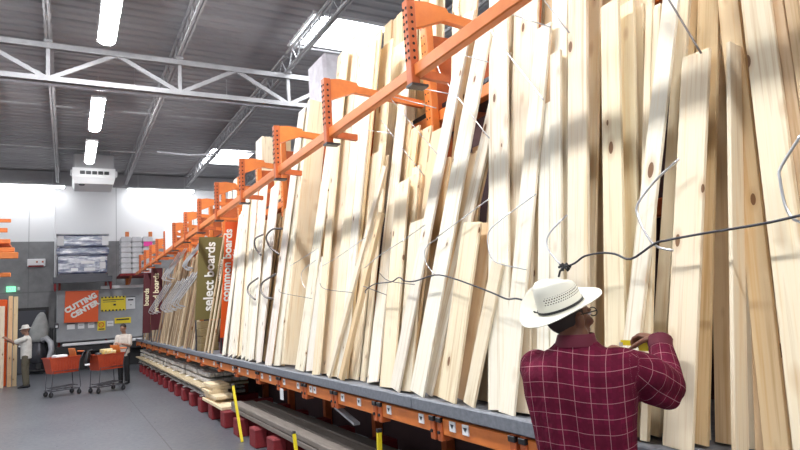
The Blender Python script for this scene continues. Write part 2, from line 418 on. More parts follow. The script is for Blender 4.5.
MB().box(3.46, 3.50, Y0, Y1, .02, .99).build('lower_shade_panel', M['dim'], rack)  # added dark panel, blocks light from behind to keep the bottom bay dark
MB().box(3.46, 4.5, Y0, Y1, 3.76, 3.80).build('upper_deck', M['darkmetal'], rack)
# the top rail, its short posts and the arms that part the bays
MB().cbox(RF - .01, RF + .06, .2, 24.0, 3.36, 3.455, .008).build('top_rail', M['orange'], rack)
for i, y in enumerate(POSTS):
    h = MB().cbox(RF - .035, RF + .035, y - .04, y + .04, 3.31, 3.955, .006).use(1); z = 3.5
    while z < 3.93:
        for dy in (-.02, .02):
            h.cyl((RF - .034, y + dy, z), (RF - .0385, y + dy, z), .012, 6)
        h.cyl((RF, y - .039, z), (RF, y - .0425, z), .012, 6)
        z += .055
    p = h.build('divider_post', [M['orange_dk'], M['hole']], rack)
    MB().box(RF - .04, RF + .1, y - .045, y + .045, 3.29, 3.309).build('clamp_plate', M['darkmetal'], p)
    a = MB()
    a.bar((RF + .03, y, 3.905), (3.295, y, 3.81), .05, .075)
    a.add([(RF + .03, y - .029, 3.95), (RF + .03, y - .029, 3.74), (RF + .36, y - .029, 3.87), (RF + .32, y - .029, 3.945), (RF + .14, y - .029, 3.965),
           (RF + .03, y + .029, 3.95), (RF + .03, y + .029, 3.74), (RF + .36, y + .029, 3.87), (RF + .32, y + .029, 3.945), (RF + .14, y + .029, 3.965)],
          [(0, 1, 2, 3, 4), (9, 8, 7, 6, 5), (0, 5, 6, 1), (1, 6, 7, 2), (2, 7, 8, 3), (3, 8, 9, 4), (4, 9, 5, 0)])
    a.build('divider_arm', M['orange'], rack)
    MB().bar((RF + .05, y, 3.40), (RF + .30, y, 3.385), .045, .06).build('stop_stub', M['orange_dk'], rack)

# ------------------------------------------------------------------ bay signs
def bay_sign(name, label, y, x0, x1, z0, z1, m, word, size, mt, wpos, small=None, lean=.07):
    dz = z1 - z0
    t = thing(name, label, 'sign', ((x0 + x1) / 2, y, 1.04))
    P = lambda x, z, yy: (x + lean * (z - z0), yy, z)
    MB().add([P(x0, z0, y), P(x1, z0, y), P(x1, z1, y), P(x0, z1, y), P(x0, z0, y + .02), P(x1, z0, y + .02), P(x1, z1, y + .02), P(x0, z1, y + .02)],
             [(0, 1, 2, 3), (7, 6, 5, 4), (0, 4, 5, 1), (1, 5, 6, 2), (2, 6, 7, 3), (3, 7, 4, 0)]).build('panel', m, t)
    u = Vector((lean, 0, 1)).normalized()
    zc = z0 + dz * wpos; xc = x0 + (x1 - x0) * (.22 if word[0] == 'c' else .45)
    put_text('lettering', word, size, mt, t, P(xc, zc, y - .004), u, (-1, 0, 0), .006)
    if small: put_text('small_lettering', small, size * .5, mt, t, P(x0 + (x1 - x0) * (.62 if word[0] == 'c' else .82), zc + .12, y - .004), u, (-1, 0, 0), .002)
    if z0 > 1.05: MB().box(x0, x0 + .03, y + .002, y + .018, 1.063, z0).box(x1 - .03, x1, y + .002, y + .018, 1.0625, z0).build('stand', M['darkmetal'], t)
    return t
bay_sign('bay_sign', 'tall orange divider sign reading common boards beside the pale short boards', 11.1, 2.39, 2.69, 1.33, 3.42, M['sign_orange'], 'common boards', .20, M['letter'], .62, 'varieties')
bay_sign('bay_sign', 'tall olive divider sign reading select boards above a stack of wood blocks', 12.55, 2.22, 2.76, 1.66, 3.32, M['olive'], 'select boards', .26, M['letter'], .52, 'varieties')
bay_sign('bay_sign', 'dark maroon divider sign farthest down the rack', 21.0, 2.10, 2.33, 1.3, 3.2, M['maroon'], 'boards', .2, M['letter_y'], .6, lean=.03)
bay_sign('bay_sign', 'dark maroon divider sign just right of the farthest one', 19.6, 2.19, 2.51, 1.4, 3.26, M['maroon'], 'wood boards', .22, M['letter_y'], .6, lean=.02)
tag(MB().cbox(2.41, 2.65, 11.135, 11.25, 1.045, 1.32, .01).build('sign_base', M['redblock']), 'dark red block under the orange common boards sign', 'block')
card = atX(163, 262, 2.17); 
tag(MB().cbox(2.20, 2.212, 14.96, 16.34, 3.4565, 4.05, .003).build('price_card', M['paper']), 'white blank card standing on the far part of the orange rail', 'card')
# blocks under the olive sign
for k in range(4):
    z = 1.042 + k * .148
    tag(MB().cbox(2.315 + .01 * (k % 2), 2.66, 12.50 + .02 * k, 12.95, z, z + .144, .01).build('wood_block', mottled('brown_wood%d' % k, (.20, .14, .06), (.28, .20, .09), 8, .7, stretch=(1, 1, 6))),
        ['brown wood block at the bottom of the stack under the select boards sign', 'brown wood block second from bottom under the select boards sign', 'brown wood block third from bottom under the select boards sign', 'brown wood block on top of the stack just below the select boards sign'][k], 'wood block', 'wood blocks below the olive sign')

# ------------------------------------------------------------------ under the ledge
def brick_label(k, n):
    return ['red floor block nearest to the camera under the rack', 'red floor block second nearest under the rack', 'red floor block third nearest under the rack', 'red floor block beside the tall yellow pole'][k] if k < 4 else 'one of the red floor blocks in the row under the white bundles'
ys = [7.2, 8.0, 8.9, 9.75] + [10.7 + .95 * k for k in range(13)]
for k, y in enumerate(ys):
    b = MB().cbox(2.13, 2.29, y, y + .3, 0, .24, .012).cbox(2.29, 3.2, y + .03, y + .27, .02, .22, .012)
    tag(b.build('support_block', M['redblock'], base=(2.2, y + .15, 0)), brick_label(k, len(ys)), 'block', 'red floor blocks under the rack' )
for k in range(6):
    y = 1.2 + k * .98
    tag(MB().cbox(2.36, 3.2, y, y + .3, 0, .26, .012).build('support_block', M['redblock'], base=(2.7, y + .15, 0)), 'red floor block in the shadow under the near end of the rack', 'block', 'red floor blocks in the near shadow')
wrap = mottled('wrapped_white', (.78, .74, .68), (.34, .31, .29), 14, .35, spec=.6)
pale = mottled('pale_bundle', (.58, .47, .30), (.42, .33, .2), 6, .6, stretch=(8, .5, 8))
segs = [(11.6, 14.2), (14.3, 17.0), (17.1, 19.9), (20.0, 23.4)]
nm = ['nearest', 'second nearest', 'third nearest', 'farthest']
for i, (a, b_) in enumerate(segs):
    for r_, (z0, z1, ox) in enumerate(((.25, .42, 0), (.47, .70, .06))):
        t = thing('moulding_bundle', '%s white wrapped moulding bundle on the %s layer below the ledge' % (nm[i], ('bottom', 'upper')[r_]), 'bundle', (2.6, (a + b_) / 2, z0), 'wrapped bundles below the ledge')
        for c_ in range(5):
            for d_ in range(2):
                zz = z0 + .02 + d_ * (z1 - z0) / 2; hh = (z1 - z0) / 2 - .025; pk = MB(); yy = a + random.uniform(0, .08)
                while yy < b_ - .12:
                    ln = min(random.choice([.22, .35, .5, .7]), b_ - .02 - yy); e = random.uniform(0, .035)
                    pk.cbox(2.2 + ox + c_ * .15 + (e if c_ == 0 else 0), 2.34 + ox + c_ * .15, yy, yy + ln - .012, zz, zz + hh - random.uniform(0, .02), .012); yy += ln
                pk.build('wrapped_pack', wrap, t)
        for q in range(3): MB().box(2.18 + ox, 2.97 + ox, a + .35 + q * (b_ - a - .7) / 2, a + .42 + q * (b_ - a - .7) / 2, z0, z0 + .018).build('runner', M['wood'], t)
    tag(MB().cbox(2.12, 3.0, a, b_, .428, .466, .006).build('spacer_plank', pale), '%s pale plank between the two layers of white bundles' % nm[i], 'plank', 'planks between the bundle layers')
for i in range(7):                                  # pale lumber ends near the tall yellow pole
    ln = (9.95 + .25 * ((i * 3) % 4), 13.2); z = .245 + .052 * i; xx = 2.13 + .03 * ((i * 5) % 3)
    if i < 6 and i >= 3: ln = (10.9 + .2 * ((i * 3) % 3), 11.55)
    else: ln = (ln[0], 11.5)
    if i == 6: continue
    o = MB().cbox(xx, xx + .32, ln[0], ln[1], z, z + .048, .004).build('short_plank', M['wood'], base=(xx + .16, sum(ln) / 2, z)); o.color = (.80, .66, .45, 1)
    tag(o, ['lowest', 'second lowest', 'third lowest', 'fourth', 'fifth', 'top'][i] + ' pale plank of the low pile behind the yellow pole', 'plank', 'pale planks of the low pile')
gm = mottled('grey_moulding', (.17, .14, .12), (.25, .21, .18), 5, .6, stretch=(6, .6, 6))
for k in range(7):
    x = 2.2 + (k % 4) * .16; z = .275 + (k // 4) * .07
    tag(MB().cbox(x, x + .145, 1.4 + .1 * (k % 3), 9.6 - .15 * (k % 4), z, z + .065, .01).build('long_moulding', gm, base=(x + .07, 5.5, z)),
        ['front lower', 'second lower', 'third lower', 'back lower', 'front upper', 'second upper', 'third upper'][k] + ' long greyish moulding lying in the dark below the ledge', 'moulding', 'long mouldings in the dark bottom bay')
def pole(p, q, label):
    a = atX(*p, 2.1); b_ = atX(*q, 2.1)
    if a.z < 0: a.z = 0
    t = thing('marker_pole', label, 'pole', (a.x, a.y, 0))
    MB().bar((a.x, a.y, 0.0), b_, .034, .024).build('strip', M['yellow'], t)
    MB().bar(b_, b_ + (b_ - a).normalized() * .025, .038, .028).build('cap', M['darkmetal'], t)
pole((242, 437), (233, 386), 'tall yellow marker pole on the floor beside the red blocks')
pole((299, 456), (294, 434), 'middle yellow marker pole low under the rack')
pole((379, 475), (379, 432), 'short yellow marker pole nearest the camera under the ledge')
lp = atX(282, 394, 2.19)
tag(MB().box(2.185, 2.192, lp.y - .05, lp.y + .06, lp.z - .065, lp.z + .06).build('hanging_tag', M['paper']), 'small white tag hanging below the orange beam', 'tag')
a, b_ = atX(337, 407, 2.3), atX(357, 424, 2.3)
tag(MB().bar(a, b_, .06, .02).build('loose_strip', M['galv']), 'short grey strip hanging slanted in the dark below the beam', 'strip')
# ------------------------------------------------------------------ the leaning boards
WHITE, CREAM, TAN, DARK = (.93, .87, .76), (.91, .79, .59), (.84, .64, .40), (.66, .48, .30)  # DARK holds the shade of the rear boards in their wood colour
# label, upper row (left x, right x, y), lower row (left x, right x, y), y of the top end (None: beyond the frame), boards in the stack, colour, options
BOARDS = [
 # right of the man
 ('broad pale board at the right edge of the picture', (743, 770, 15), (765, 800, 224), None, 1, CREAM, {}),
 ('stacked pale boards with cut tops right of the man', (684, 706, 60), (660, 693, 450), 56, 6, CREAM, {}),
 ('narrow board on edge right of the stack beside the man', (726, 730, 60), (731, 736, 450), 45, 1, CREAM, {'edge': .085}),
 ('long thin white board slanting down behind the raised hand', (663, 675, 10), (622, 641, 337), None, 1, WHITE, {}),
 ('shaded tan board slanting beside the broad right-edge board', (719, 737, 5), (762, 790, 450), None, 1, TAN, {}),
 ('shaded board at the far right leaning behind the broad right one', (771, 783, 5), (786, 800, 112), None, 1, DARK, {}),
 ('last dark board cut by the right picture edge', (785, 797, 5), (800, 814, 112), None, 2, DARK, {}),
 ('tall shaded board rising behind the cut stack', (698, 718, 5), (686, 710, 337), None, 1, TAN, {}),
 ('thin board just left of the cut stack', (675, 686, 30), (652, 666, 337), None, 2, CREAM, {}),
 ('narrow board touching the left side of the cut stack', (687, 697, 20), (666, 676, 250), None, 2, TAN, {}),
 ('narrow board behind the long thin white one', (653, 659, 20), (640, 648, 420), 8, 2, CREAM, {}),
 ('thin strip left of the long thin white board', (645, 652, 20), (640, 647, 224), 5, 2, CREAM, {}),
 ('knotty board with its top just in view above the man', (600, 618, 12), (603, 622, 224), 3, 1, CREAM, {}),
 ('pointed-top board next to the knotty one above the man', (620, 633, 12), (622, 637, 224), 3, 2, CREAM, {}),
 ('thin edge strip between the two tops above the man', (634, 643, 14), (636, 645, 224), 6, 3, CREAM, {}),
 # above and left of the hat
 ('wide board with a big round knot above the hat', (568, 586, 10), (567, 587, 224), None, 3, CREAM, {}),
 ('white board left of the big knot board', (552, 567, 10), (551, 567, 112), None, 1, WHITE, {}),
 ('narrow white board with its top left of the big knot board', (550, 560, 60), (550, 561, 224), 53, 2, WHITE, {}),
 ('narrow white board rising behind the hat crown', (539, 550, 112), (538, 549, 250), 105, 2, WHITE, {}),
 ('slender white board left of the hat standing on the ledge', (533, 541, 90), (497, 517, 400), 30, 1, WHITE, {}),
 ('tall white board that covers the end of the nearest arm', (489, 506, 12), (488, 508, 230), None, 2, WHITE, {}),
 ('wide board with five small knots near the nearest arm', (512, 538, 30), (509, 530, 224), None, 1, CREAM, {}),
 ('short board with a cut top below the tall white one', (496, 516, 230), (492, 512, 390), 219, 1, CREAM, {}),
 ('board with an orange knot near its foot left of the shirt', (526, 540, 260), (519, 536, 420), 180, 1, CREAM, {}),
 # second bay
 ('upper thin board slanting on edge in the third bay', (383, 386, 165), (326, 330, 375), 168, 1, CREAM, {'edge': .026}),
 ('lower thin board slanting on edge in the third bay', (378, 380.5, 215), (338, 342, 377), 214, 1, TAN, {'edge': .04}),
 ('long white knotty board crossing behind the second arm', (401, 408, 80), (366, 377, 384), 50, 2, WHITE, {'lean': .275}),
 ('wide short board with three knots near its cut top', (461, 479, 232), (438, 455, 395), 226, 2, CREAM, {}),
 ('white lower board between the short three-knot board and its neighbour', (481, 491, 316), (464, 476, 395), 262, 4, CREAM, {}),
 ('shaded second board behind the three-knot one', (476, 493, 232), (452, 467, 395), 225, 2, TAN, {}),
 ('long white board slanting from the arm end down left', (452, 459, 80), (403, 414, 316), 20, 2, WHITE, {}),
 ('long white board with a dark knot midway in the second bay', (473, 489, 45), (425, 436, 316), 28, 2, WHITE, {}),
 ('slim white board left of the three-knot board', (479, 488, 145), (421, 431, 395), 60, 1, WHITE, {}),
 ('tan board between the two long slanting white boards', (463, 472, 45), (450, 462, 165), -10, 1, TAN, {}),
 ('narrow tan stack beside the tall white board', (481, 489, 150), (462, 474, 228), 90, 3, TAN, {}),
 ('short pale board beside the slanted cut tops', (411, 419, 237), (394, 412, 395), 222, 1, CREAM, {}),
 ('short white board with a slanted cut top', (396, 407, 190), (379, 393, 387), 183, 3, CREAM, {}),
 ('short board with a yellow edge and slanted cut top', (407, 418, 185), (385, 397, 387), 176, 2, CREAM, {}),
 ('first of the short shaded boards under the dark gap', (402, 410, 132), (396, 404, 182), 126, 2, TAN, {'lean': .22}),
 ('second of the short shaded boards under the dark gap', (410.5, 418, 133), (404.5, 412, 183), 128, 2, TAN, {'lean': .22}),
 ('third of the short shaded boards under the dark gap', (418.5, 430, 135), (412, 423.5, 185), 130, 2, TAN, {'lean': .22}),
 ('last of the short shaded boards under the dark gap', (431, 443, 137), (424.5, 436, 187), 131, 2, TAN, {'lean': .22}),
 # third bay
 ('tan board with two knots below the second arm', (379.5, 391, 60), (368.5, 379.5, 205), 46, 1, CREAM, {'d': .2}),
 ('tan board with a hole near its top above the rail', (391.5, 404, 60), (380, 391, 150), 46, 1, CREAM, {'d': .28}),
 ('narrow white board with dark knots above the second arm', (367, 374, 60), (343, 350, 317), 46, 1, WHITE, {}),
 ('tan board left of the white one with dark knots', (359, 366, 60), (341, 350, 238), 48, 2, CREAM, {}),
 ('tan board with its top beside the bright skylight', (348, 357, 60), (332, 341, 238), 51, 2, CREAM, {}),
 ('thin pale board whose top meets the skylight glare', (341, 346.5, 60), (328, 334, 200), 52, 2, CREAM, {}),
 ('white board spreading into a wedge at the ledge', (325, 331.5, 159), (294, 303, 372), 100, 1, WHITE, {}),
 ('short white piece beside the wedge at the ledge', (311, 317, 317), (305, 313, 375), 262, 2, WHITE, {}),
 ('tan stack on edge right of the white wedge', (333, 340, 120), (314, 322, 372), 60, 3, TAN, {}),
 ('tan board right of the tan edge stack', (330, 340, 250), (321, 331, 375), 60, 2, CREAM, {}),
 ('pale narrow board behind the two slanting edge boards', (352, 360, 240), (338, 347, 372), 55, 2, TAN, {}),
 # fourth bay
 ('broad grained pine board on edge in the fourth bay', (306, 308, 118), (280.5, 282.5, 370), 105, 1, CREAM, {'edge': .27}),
 ('knot-topped white board left of the broad grained pine', (297.5, 302, 125), (264.5, 270.5, 365), 112, 2, WHITE, {}),
 ('white board between the knot-topped one and the broad grained pine', (302.5, 307, 125), (273, 279, 366), 114, 2, WHITE, {}),
 ('short white board by the broad grained pine, right piece', (274.1, 278.0, 192.5), (256.1, 260.0, 363), 185, 3, WHITE, {}),
 ('short white board by the broad grained pine, left piece', (270.0, 273.9, 195.5), (252.0, 255.9, 361), 189, 3, WHITE, {}),
 ('second short white board left of the hooks, right piece', (262.1, 266.0, 198.5), (248.6, 251.5, 362), 188, 1, WHITE, {}),
 ('second short white board left of the hooks, left piece', (258.0, 261.9, 201.5), (245.5, 248.4, 360), 192, 1, WHITE, {}),
 ('third short white board left of the hooks, right piece', (252.6, 256.0, 204.5), (240.8, 245.0, 359), 195, 2, WHITE, {}),
 ('third short white board left of the hooks, left piece', (249.0, 252.4, 207.5), (236.5, 240.7, 357), 199, 2, CREAM, {}),
 ('fourth short white board left of the hooks, right piece', (245.1, 248.0, 210.5), (232.1, 236.0, 357), 201, 2, WHITE, {}),
 ('fourth short white board left of the hooks, left piece', (242.0, 244.9, 213.5), (228.0, 231.9, 355), 205, 2, WHITE, {}),
 ('short white board beside the orange common boards sign, right piece', (239.8, 242.0, 224.5), (225.1, 228.0, 355), 213, 2, WHITE, {}),
 ('short white board beside the orange common boards sign, left piece', (237.5, 239.7, 227.5), (222.0, 224.9, 353), 217, 2, WHITE, {}),
]
def board_mesh(w, t, L, seed):
    rnd = random.Random(seed); c = .0022; n = 5; rings = []
    bx, by = rnd.uniform(-.001, .001), rnd.uniform(-.0008, .0008)
    for i in range(n + 1):
        z = L * i / n; s = math.sin(math.pi * i / n); ox, oy = bx * s, by * s * .4
        h, q = w / 2, t
        rings.append([(ox - h, oy + c, z), (ox - h + c, oy, z), (ox + h - c, oy, z), (ox + h, oy + c, z),
                      (ox + h, oy + q - c, z), (ox + h - c, oy + q, z), (ox - h + c, oy + q, z), (ox - h, oy + q - c, z)])
    return MB().loft(rings).mesh('board', M['wood'])
PLACED = []
def sat(A, B, eps=0.0):
    (ca, aa, ha), (cb, ab, hb) = A, B; d = cb - ca
    axes = list(aa) + list(ab) + [u.cross(v) for u in aa for v in ab]
    for x in axes:
        if x.length < 1e-5: continue
        x = x.normalized()
        ra = sum(abs(x.dot(u)) * h for u, h in zip(aa, ha)); rb = sum(abs(x.dot(u)) * h for u, h in zip(ab, hb))
        if abs(x.dot(d)) > ra + rb - eps: return False
    return True
def solve(u, l, k, d):
    um = onlean((u[0] + u[1]) / 2, u[2], d, k); lm = onlean((l[0] + l[1]) / 2, l[2], d, k)
    nrm = Vector((-1, 0, k)).normalized(); dz = (um - lm).normalized(); side = dz.cross(nrm).normalized()
    ws = [abs((onlean(r_[1], r_[2], d, k) - onlean(r_[0], r_[2], d, k)).dot(side)) for r_ in (u, l)]
    w = max(ws) * .6 + min(ws) * .4
    foot = lm + dz * ((BZ - lm.z) / dz.z)
    return foot, dz, nrm, side, w
OBST = []
AX3 = (Vector((1, 0, 0)), Vector((0, 1, 0)), Vector((0, 0, 1)))
for x0, x1, y0, y1, z0, z1 in ((2.37, 2.86, 11.08, 11.13, 1.05, 3.43), (2.40, 2.66, 11.1, 11.27, 1.0, 1.33), (2.2, 2.90, 12.54, 12.58, 1.05, 3.33), (2.3, 2.68, 12.48, 13.03, 1.0, 1.64), (2.08, 2.45, 20.98, 21.03, 1.07, 3.25), (2.17, 2.60, 19.59, 19.63, 1.07, 3.28)):
    OBST.append((Vector(((x0 + x1) / 2, (y0 + y1) / 2, (z0 + z1) / 2)), AX3, ((x1 - x0) / 2, (y1 - y0) / 2, (z1 - z0) / 2)))
for y in POSTS:
    OBST.append((Vector((2.39, y, 3.85)), (Vector((1, 0, 0)), Vector((0, 1, 0)), Vector((0, 0, 1))), (.18, .032, .12)))
    OBST.append((Vector((2.75, y, 3.86)), (Vector((1, 0, 0)), Vector((0, 1, 0)), Vector((0, 0, 1))), (.55, .03, .08)))
    OBST.append((Vector((3.35, y - .09, 2.9)), (Vector((1, 0, 0)), Vector((0, 1, 0)), Vector((0, 0, 1))), (.055, .065, 1.87)))
    OBST.append((Vector((3.85, y - .09, 3.8)), (Vector((1, 0, 0)), Vector((0, 1, 0)), Vector((0, 0, 1))), (.45, .035, .8)))
    OBST.append((Vector((2.38, y, 3.39)), (Vector((1, 0, 0)), Vector((0, 1, 0)), Vector((0, 0, 1))), (.15, .03, .04)))
OBST.append((Vector((3.4525, 12, 3.66)), (Vector((1, 0, 0)), Vector((0, 1, 0)), Vector((0, 0, 1))), (.05, 12, .065)))
OBST.append((Vector((3.4525, 12, 2.26)), (Vector((1, 0, 0)), Vector((0, 1, 0)), Vector((0, 0, 1))), (.05, 12, .065)))
ORD = ['', 'second', 'third', 'fourth', 'fifth', 'sixth', 'seventh', 'eighth', 'ninth', 'tenth', 'eleventh', 'twelfth']
NB = 0
def place(label, u, l, ytop, n, colr, opt, group='boards leaning on the rack'):
    assert len(label.split()) <= 13, label
    global NB
    k = opt.get('lean', LEAN); first_d = None
    for i in range(n):
        d = opt.get('d', 0.0) if first_d is None else first_d + i * .022
        while True:
            foot, dz, nrm, side, w = solve(u, l, k, d)
            t = .0195
            if opt.get('edge'): t = opt['edge']; w = max(w, .019)
            w = max(w, .03) if not opt.get('edge') else w
            if i: w *= random.uniform(.94, 1.0)
            if ytop is None: L = 3.66
            else:
                tp = onlean((u[0] + u[1]) / 2, ytop, d, k); L = max(.8, (tp - foot).dot(dz))
            if i: L += random.uniform(-.03, .02)
            fz = foot + dz * (abs(dz.y) * w / 2 + .003 + max(0, t - .02) * k) + side * (random.uniform(-.004, .004) if i else 0)
            back = -nrm
            box = (fz + dz * (L / 2) + back * (t / 2), (side, back, dz), (w / 2 + .001, t / 2 + .0009, L / 2))
            if d > .75 or not any(sat(box, q) for q in PLACED + OBST): break
            d += .008
        if first_d is None: first_d = d
        PLACED.append(box)
        me = board_mesh(w, t, L, NB)
        o = bpy.data.objects.new('pine_board', me); COL.objects.link(o)
        o.matrix_world = Matrix(((side.x, back.x, dz.x, fz.x), (side.y, back.y, dz.y, fz.y), (side.z, back.z, dz.z, fz.z), (0, 0, 0, 1)))
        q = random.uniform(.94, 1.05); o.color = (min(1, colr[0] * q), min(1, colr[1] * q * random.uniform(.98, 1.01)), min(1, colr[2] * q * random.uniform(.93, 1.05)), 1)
        tag(o, label if i == 0 else '%s board behind the %s' % (ORD[i], label), 'board', group); NB += 1
    return first_d
for bd in BOARDS:
    dd = place(*bd)
    if dd > .12: print('DEPTH', round(dd, 2), bd[0])
# boards deeper in the bays, mostly hidden by the front ones
def free_board(name, x0, y, w, t, L, tilt, c, label, cat, group, k=LEAN, dmax=.5, z0=BZ, stretch=0):
    dz = Vector((k, tilt, 1)).normalized(); nrm = Vector((-1, 0, k)).normalized(); side = dz.cross(nrm).normalized(); nrm = side.cross(dz); back = -nrm
    d = 0.0
    while d <= dmax:
        f = Vector((x0 + d, y, z0)) + dz * (abs(dz.y) * w / 2 + .003)
        box = (f + dz * (L / 2) + back * (t / 2), (side, back, dz), (w / 2 + .001, t / 2 + .0009, L / 2))
        if not any(sat(box, q) for q in PLACED + OBST): break
        d += .012
    else: return None
    PLACED.append(box)
    o = bpy.data.objects.new(name, board_mesh(w, t, L, int(y * 1000))); COL.objects.link(o)
    o.matrix_world = Matrix(((side.x, back.x, dz.x, f.x), (side.y, back.y, dz.y, f.y), (side.z, back.z, dz.z, f.z), (0, 0, 0, 1)))
    o.color = (*c, 1); tag(o, label, cat, group); return o
rnd = random.Random(11)
BAYS = [(.95, 1.95, 3.66, 'nearest bay'), (2.05, 3.55, 3.66, 'bay behind the man'), (3.65, 5.15, 1.95, 'second bay'), (5.3, 6.8, 2.35, 'third bay'), (6.95, 8.45, 2.3, 'fourth bay'), (8.6, 10.1, 2.2, 'bay by the orange sign')]
for y0, y1, L, nm_ in BAYS:
    for rep in range(2):
        y = y0 + .08 * rep
        while y < y1:
            w = rnd.choice([.09, .14, .14, .185])
            c = rnd.choice([CREAM, TAN, TAN, DARK])  # mostly deeper tones, shade of the deep bays put into the colour
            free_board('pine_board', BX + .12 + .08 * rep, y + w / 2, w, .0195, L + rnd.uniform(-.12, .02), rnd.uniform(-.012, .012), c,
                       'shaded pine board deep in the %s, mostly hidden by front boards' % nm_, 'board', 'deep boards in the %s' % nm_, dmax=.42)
            y += w + .006
# tall pieces standing on the upper deck behind the boards
UP = [('first', 377, 385, 30, DARK), ('second', 383, 390, 25, DARK), ('third', 389, 396, 20, TAN), ('fourth', 396, 402, 15, DARK), ('fifth', 402, 410, 8, CREAM), ('sixth', 412, 420, -2, TAN), ('seventh', 421, 429, -8, CREAM),
      ('eighth', 430, 437, -14, TAN), ('ninth', 438, 444, -16, TAN), ('tenth', 445, 452, -18, CREAM), ('eleventh', 453, 461, -20, TAN)]
for i, (nm_, xl, xr, yt, c) in enumerate(UP):
    X = 3.62 + .0 * i; a = atX(xl, yt, X); b_ = atX(xr, yt, X); w = abs(a.y - b_.y) * .96; L = a.z - 3.803
    for q in range(2):
        free_board('pine_board', X - .12 + .1 * q, (a.y + b_.y) / 2 - .10, w, .0195, L - .04 * q, -.02, c, ('%s from the left of the upright boards on the deck above the rail' if q == 0 else '%s board of the back row upright on the deck above the rail') % nm_,
                   'board', 'boards upright on the upper deck', k=.10, z0=3.803, dmax=.8)
for xl, xr, yt, n_, c, nm_ in ((253.5, 259, 141, 13, CREAM, 'white-fronted'), (272, 279, 142, 9, TAN, 'tan')):
    a = atX(xl, yt, 3.6); b_ = atX(xr, yt, 3.6)
    for i in range(n_):
        free_board('pine_board', 3.6 + .023 * i, (a.y + b_.y) / 2, abs(a.y - b_.y), .0195, a.z - 3.803 - rnd.uniform(0, .03), -.0, [WHITE, c][i > 0 or nm_ == 'tan'],
                   'board %s in the %s flat-topped stack near the wrapped load' % (['at the front', 'second', 'third', 'fourth', 'fifth', 'sixth', 'seventh', 'eighth', 'ninth', 'tenth', 'eleventh', 'twelfth', 'thirteenth'][i], nm_),
                   'board', 'flat-topped stacks on the upper deck', k=.03, z0=3.803, dmax=.6)
for nm_, xl, xr, yt in (('left', 227, 231, 186), ('middle', 232, 236, 181), ('right', 238, 243, 170)):
    a = atX(xl, yt, 3.7); b_ = atX(xr, yt, 3.7)
    free_board('pine_board', 3.66, (a.y + b_.y) / 2, abs(a.y - b_.y) * .9, .0195, a.z - 3.803, -.01, WHITE, '%s of the three pale boards upright behind the rail above the orange sign' % nm_, 'board', 'pale boards above the orange sign', k=.05, z0=3.803, dmax=.6)
# far bays: thin strips of moulding leaning behind the hooks
rnd = random.Random(3)
def far_strip(y, x, w, t, L, tilt, c, label, group):
    return free_board('moulding_strip', x, y, w, t, L, tilt, c, label, 'moulding', group, dmax=.3)
cols = [(.55, .42, .28), (.42, .30, .19), (.68, .56, .40), (.34, .23, .15), (.60, .46, .30)]
nf = 0
while nf < 62:
    y = rnd.uniform(12.95, 19.0)
    for z in (0,):
        ok = far_strip(y, BX + rnd.choice([0, .05, .1, .15]), rnd.uniform(.05, .12), rnd.uniform(.015, .03), rnd.uniform(1.9, 2.5), rnd.uniform(-.16, -.02), rnd.choice(cols),
                       'thin brown strip among the many leaning between the olive and maroon signs', 'thin strips in the far bays')
    nf += 1
for q in range(6):
    far_strip(11.4 + q * .16, BX + .02 + .03 * (q % 2), .08, .02, 2.1 + .1 * (q % 3), -.03, rnd.choice(cols), 'thin strip leaning between the olive and the orange sign', 'thin strips between two signs')
for q in range(14):
    far_strip(19.9 + q * .24, BX + .02 + .05 * (q % 3), .09, .02, 2.0 + .1 * (q % 4), -.05, rnd.choice(cols[:4]), 'dark strip leaning at the farthest end of the rack', 'dark strips at the far end')

# ------------------------------------------------------------------ steel rods, hooks and the cable in front of the boards
def rod(pts, label, r=.004, m='steel', name='divider_rod', cat='rod', off=-.05, k=LEAN, group='steel divider rods'):
    P = [onlean(x, y, off - .0015 * i, k) for i, (x, y) in enumerate(pts)]
    if len(P) > 2:                                   # rounded through the points
        Q = [P[0]]
        for i in range(len(P) - 1):
            p0, p1, p2, p3 = P[max(0, i - 1)], P[i], P[i + 1], P[min(len(P) - 1, i + 2)]
            for s_ in (.25, .5, .75, 1):
                a, b_, c_, d_ = 2 * p1, p2 - p0, 2 * p0 - 5 * p1 + 4 * p2 - p3, -p0 + 3 * p1 - 3 * p2 + p3
                Q.append((a + b_ * s_ + c_ * s_ ** 2 + d_ * s_ ** 3) * .5)
        P = Q
    o = MB().tube(P, r, 7).build(name, M[m], smooth=True, base=P[0])
    return tag(o, label, cat, group)
rod([(440, 57), (437.5, 62), (439, 70), (445, 80), (489, 138)], 'rod curling out of the dark gap and slanting right')
rod([(449, 51), (470, 57), (488, 62)], 'short nearly level rod just under the rail at the dark gap')
rod([(405, 85), (450, 94)], 'straight rod across the dark gap above the arm end')
rod([(387, 95), (436, 108)], 'straight pale rod along the second arm', off=-.085)
rod([(393, 91), (391, 97), (394.5, 103), (437, 154)], 'rod with a hooked top hanging below the second arm')
rod([(381, 120), (410, 158), (424, 175)], 'rod slanting down to the slanted cut tops', off=-.085)
rod([(342.5, 126.5), (391, 133.6)], 'thin level rod under the rail in the third bay', off=-.03)
rod([(504, 12), (550.5, 27)], 'rod crossing the top of the five-knot board')
rod([(544, 0), (569, 32.5)], 'short rod at the top edge left of the big knot board')
rod([(491.6, 28), (495, 37), (527.6, 79), (543.5, 100)], 'long rod slanting across the five-knot board')
rod([(669, 0), (675.5, 10.5), (701, 53)], 'rod slanting to the cut stack at the top edge', .005, 'steel_dk')
rod([(436, 238), (480, 205.5), (489, 199)], 'pale rod rising to the tall white board')
rod([(536, 194), (497, 223), (488, 235), (489.6, 253.7), (498, 263), (526, 269.5)], 'rod bent round in a hook left of the hat')
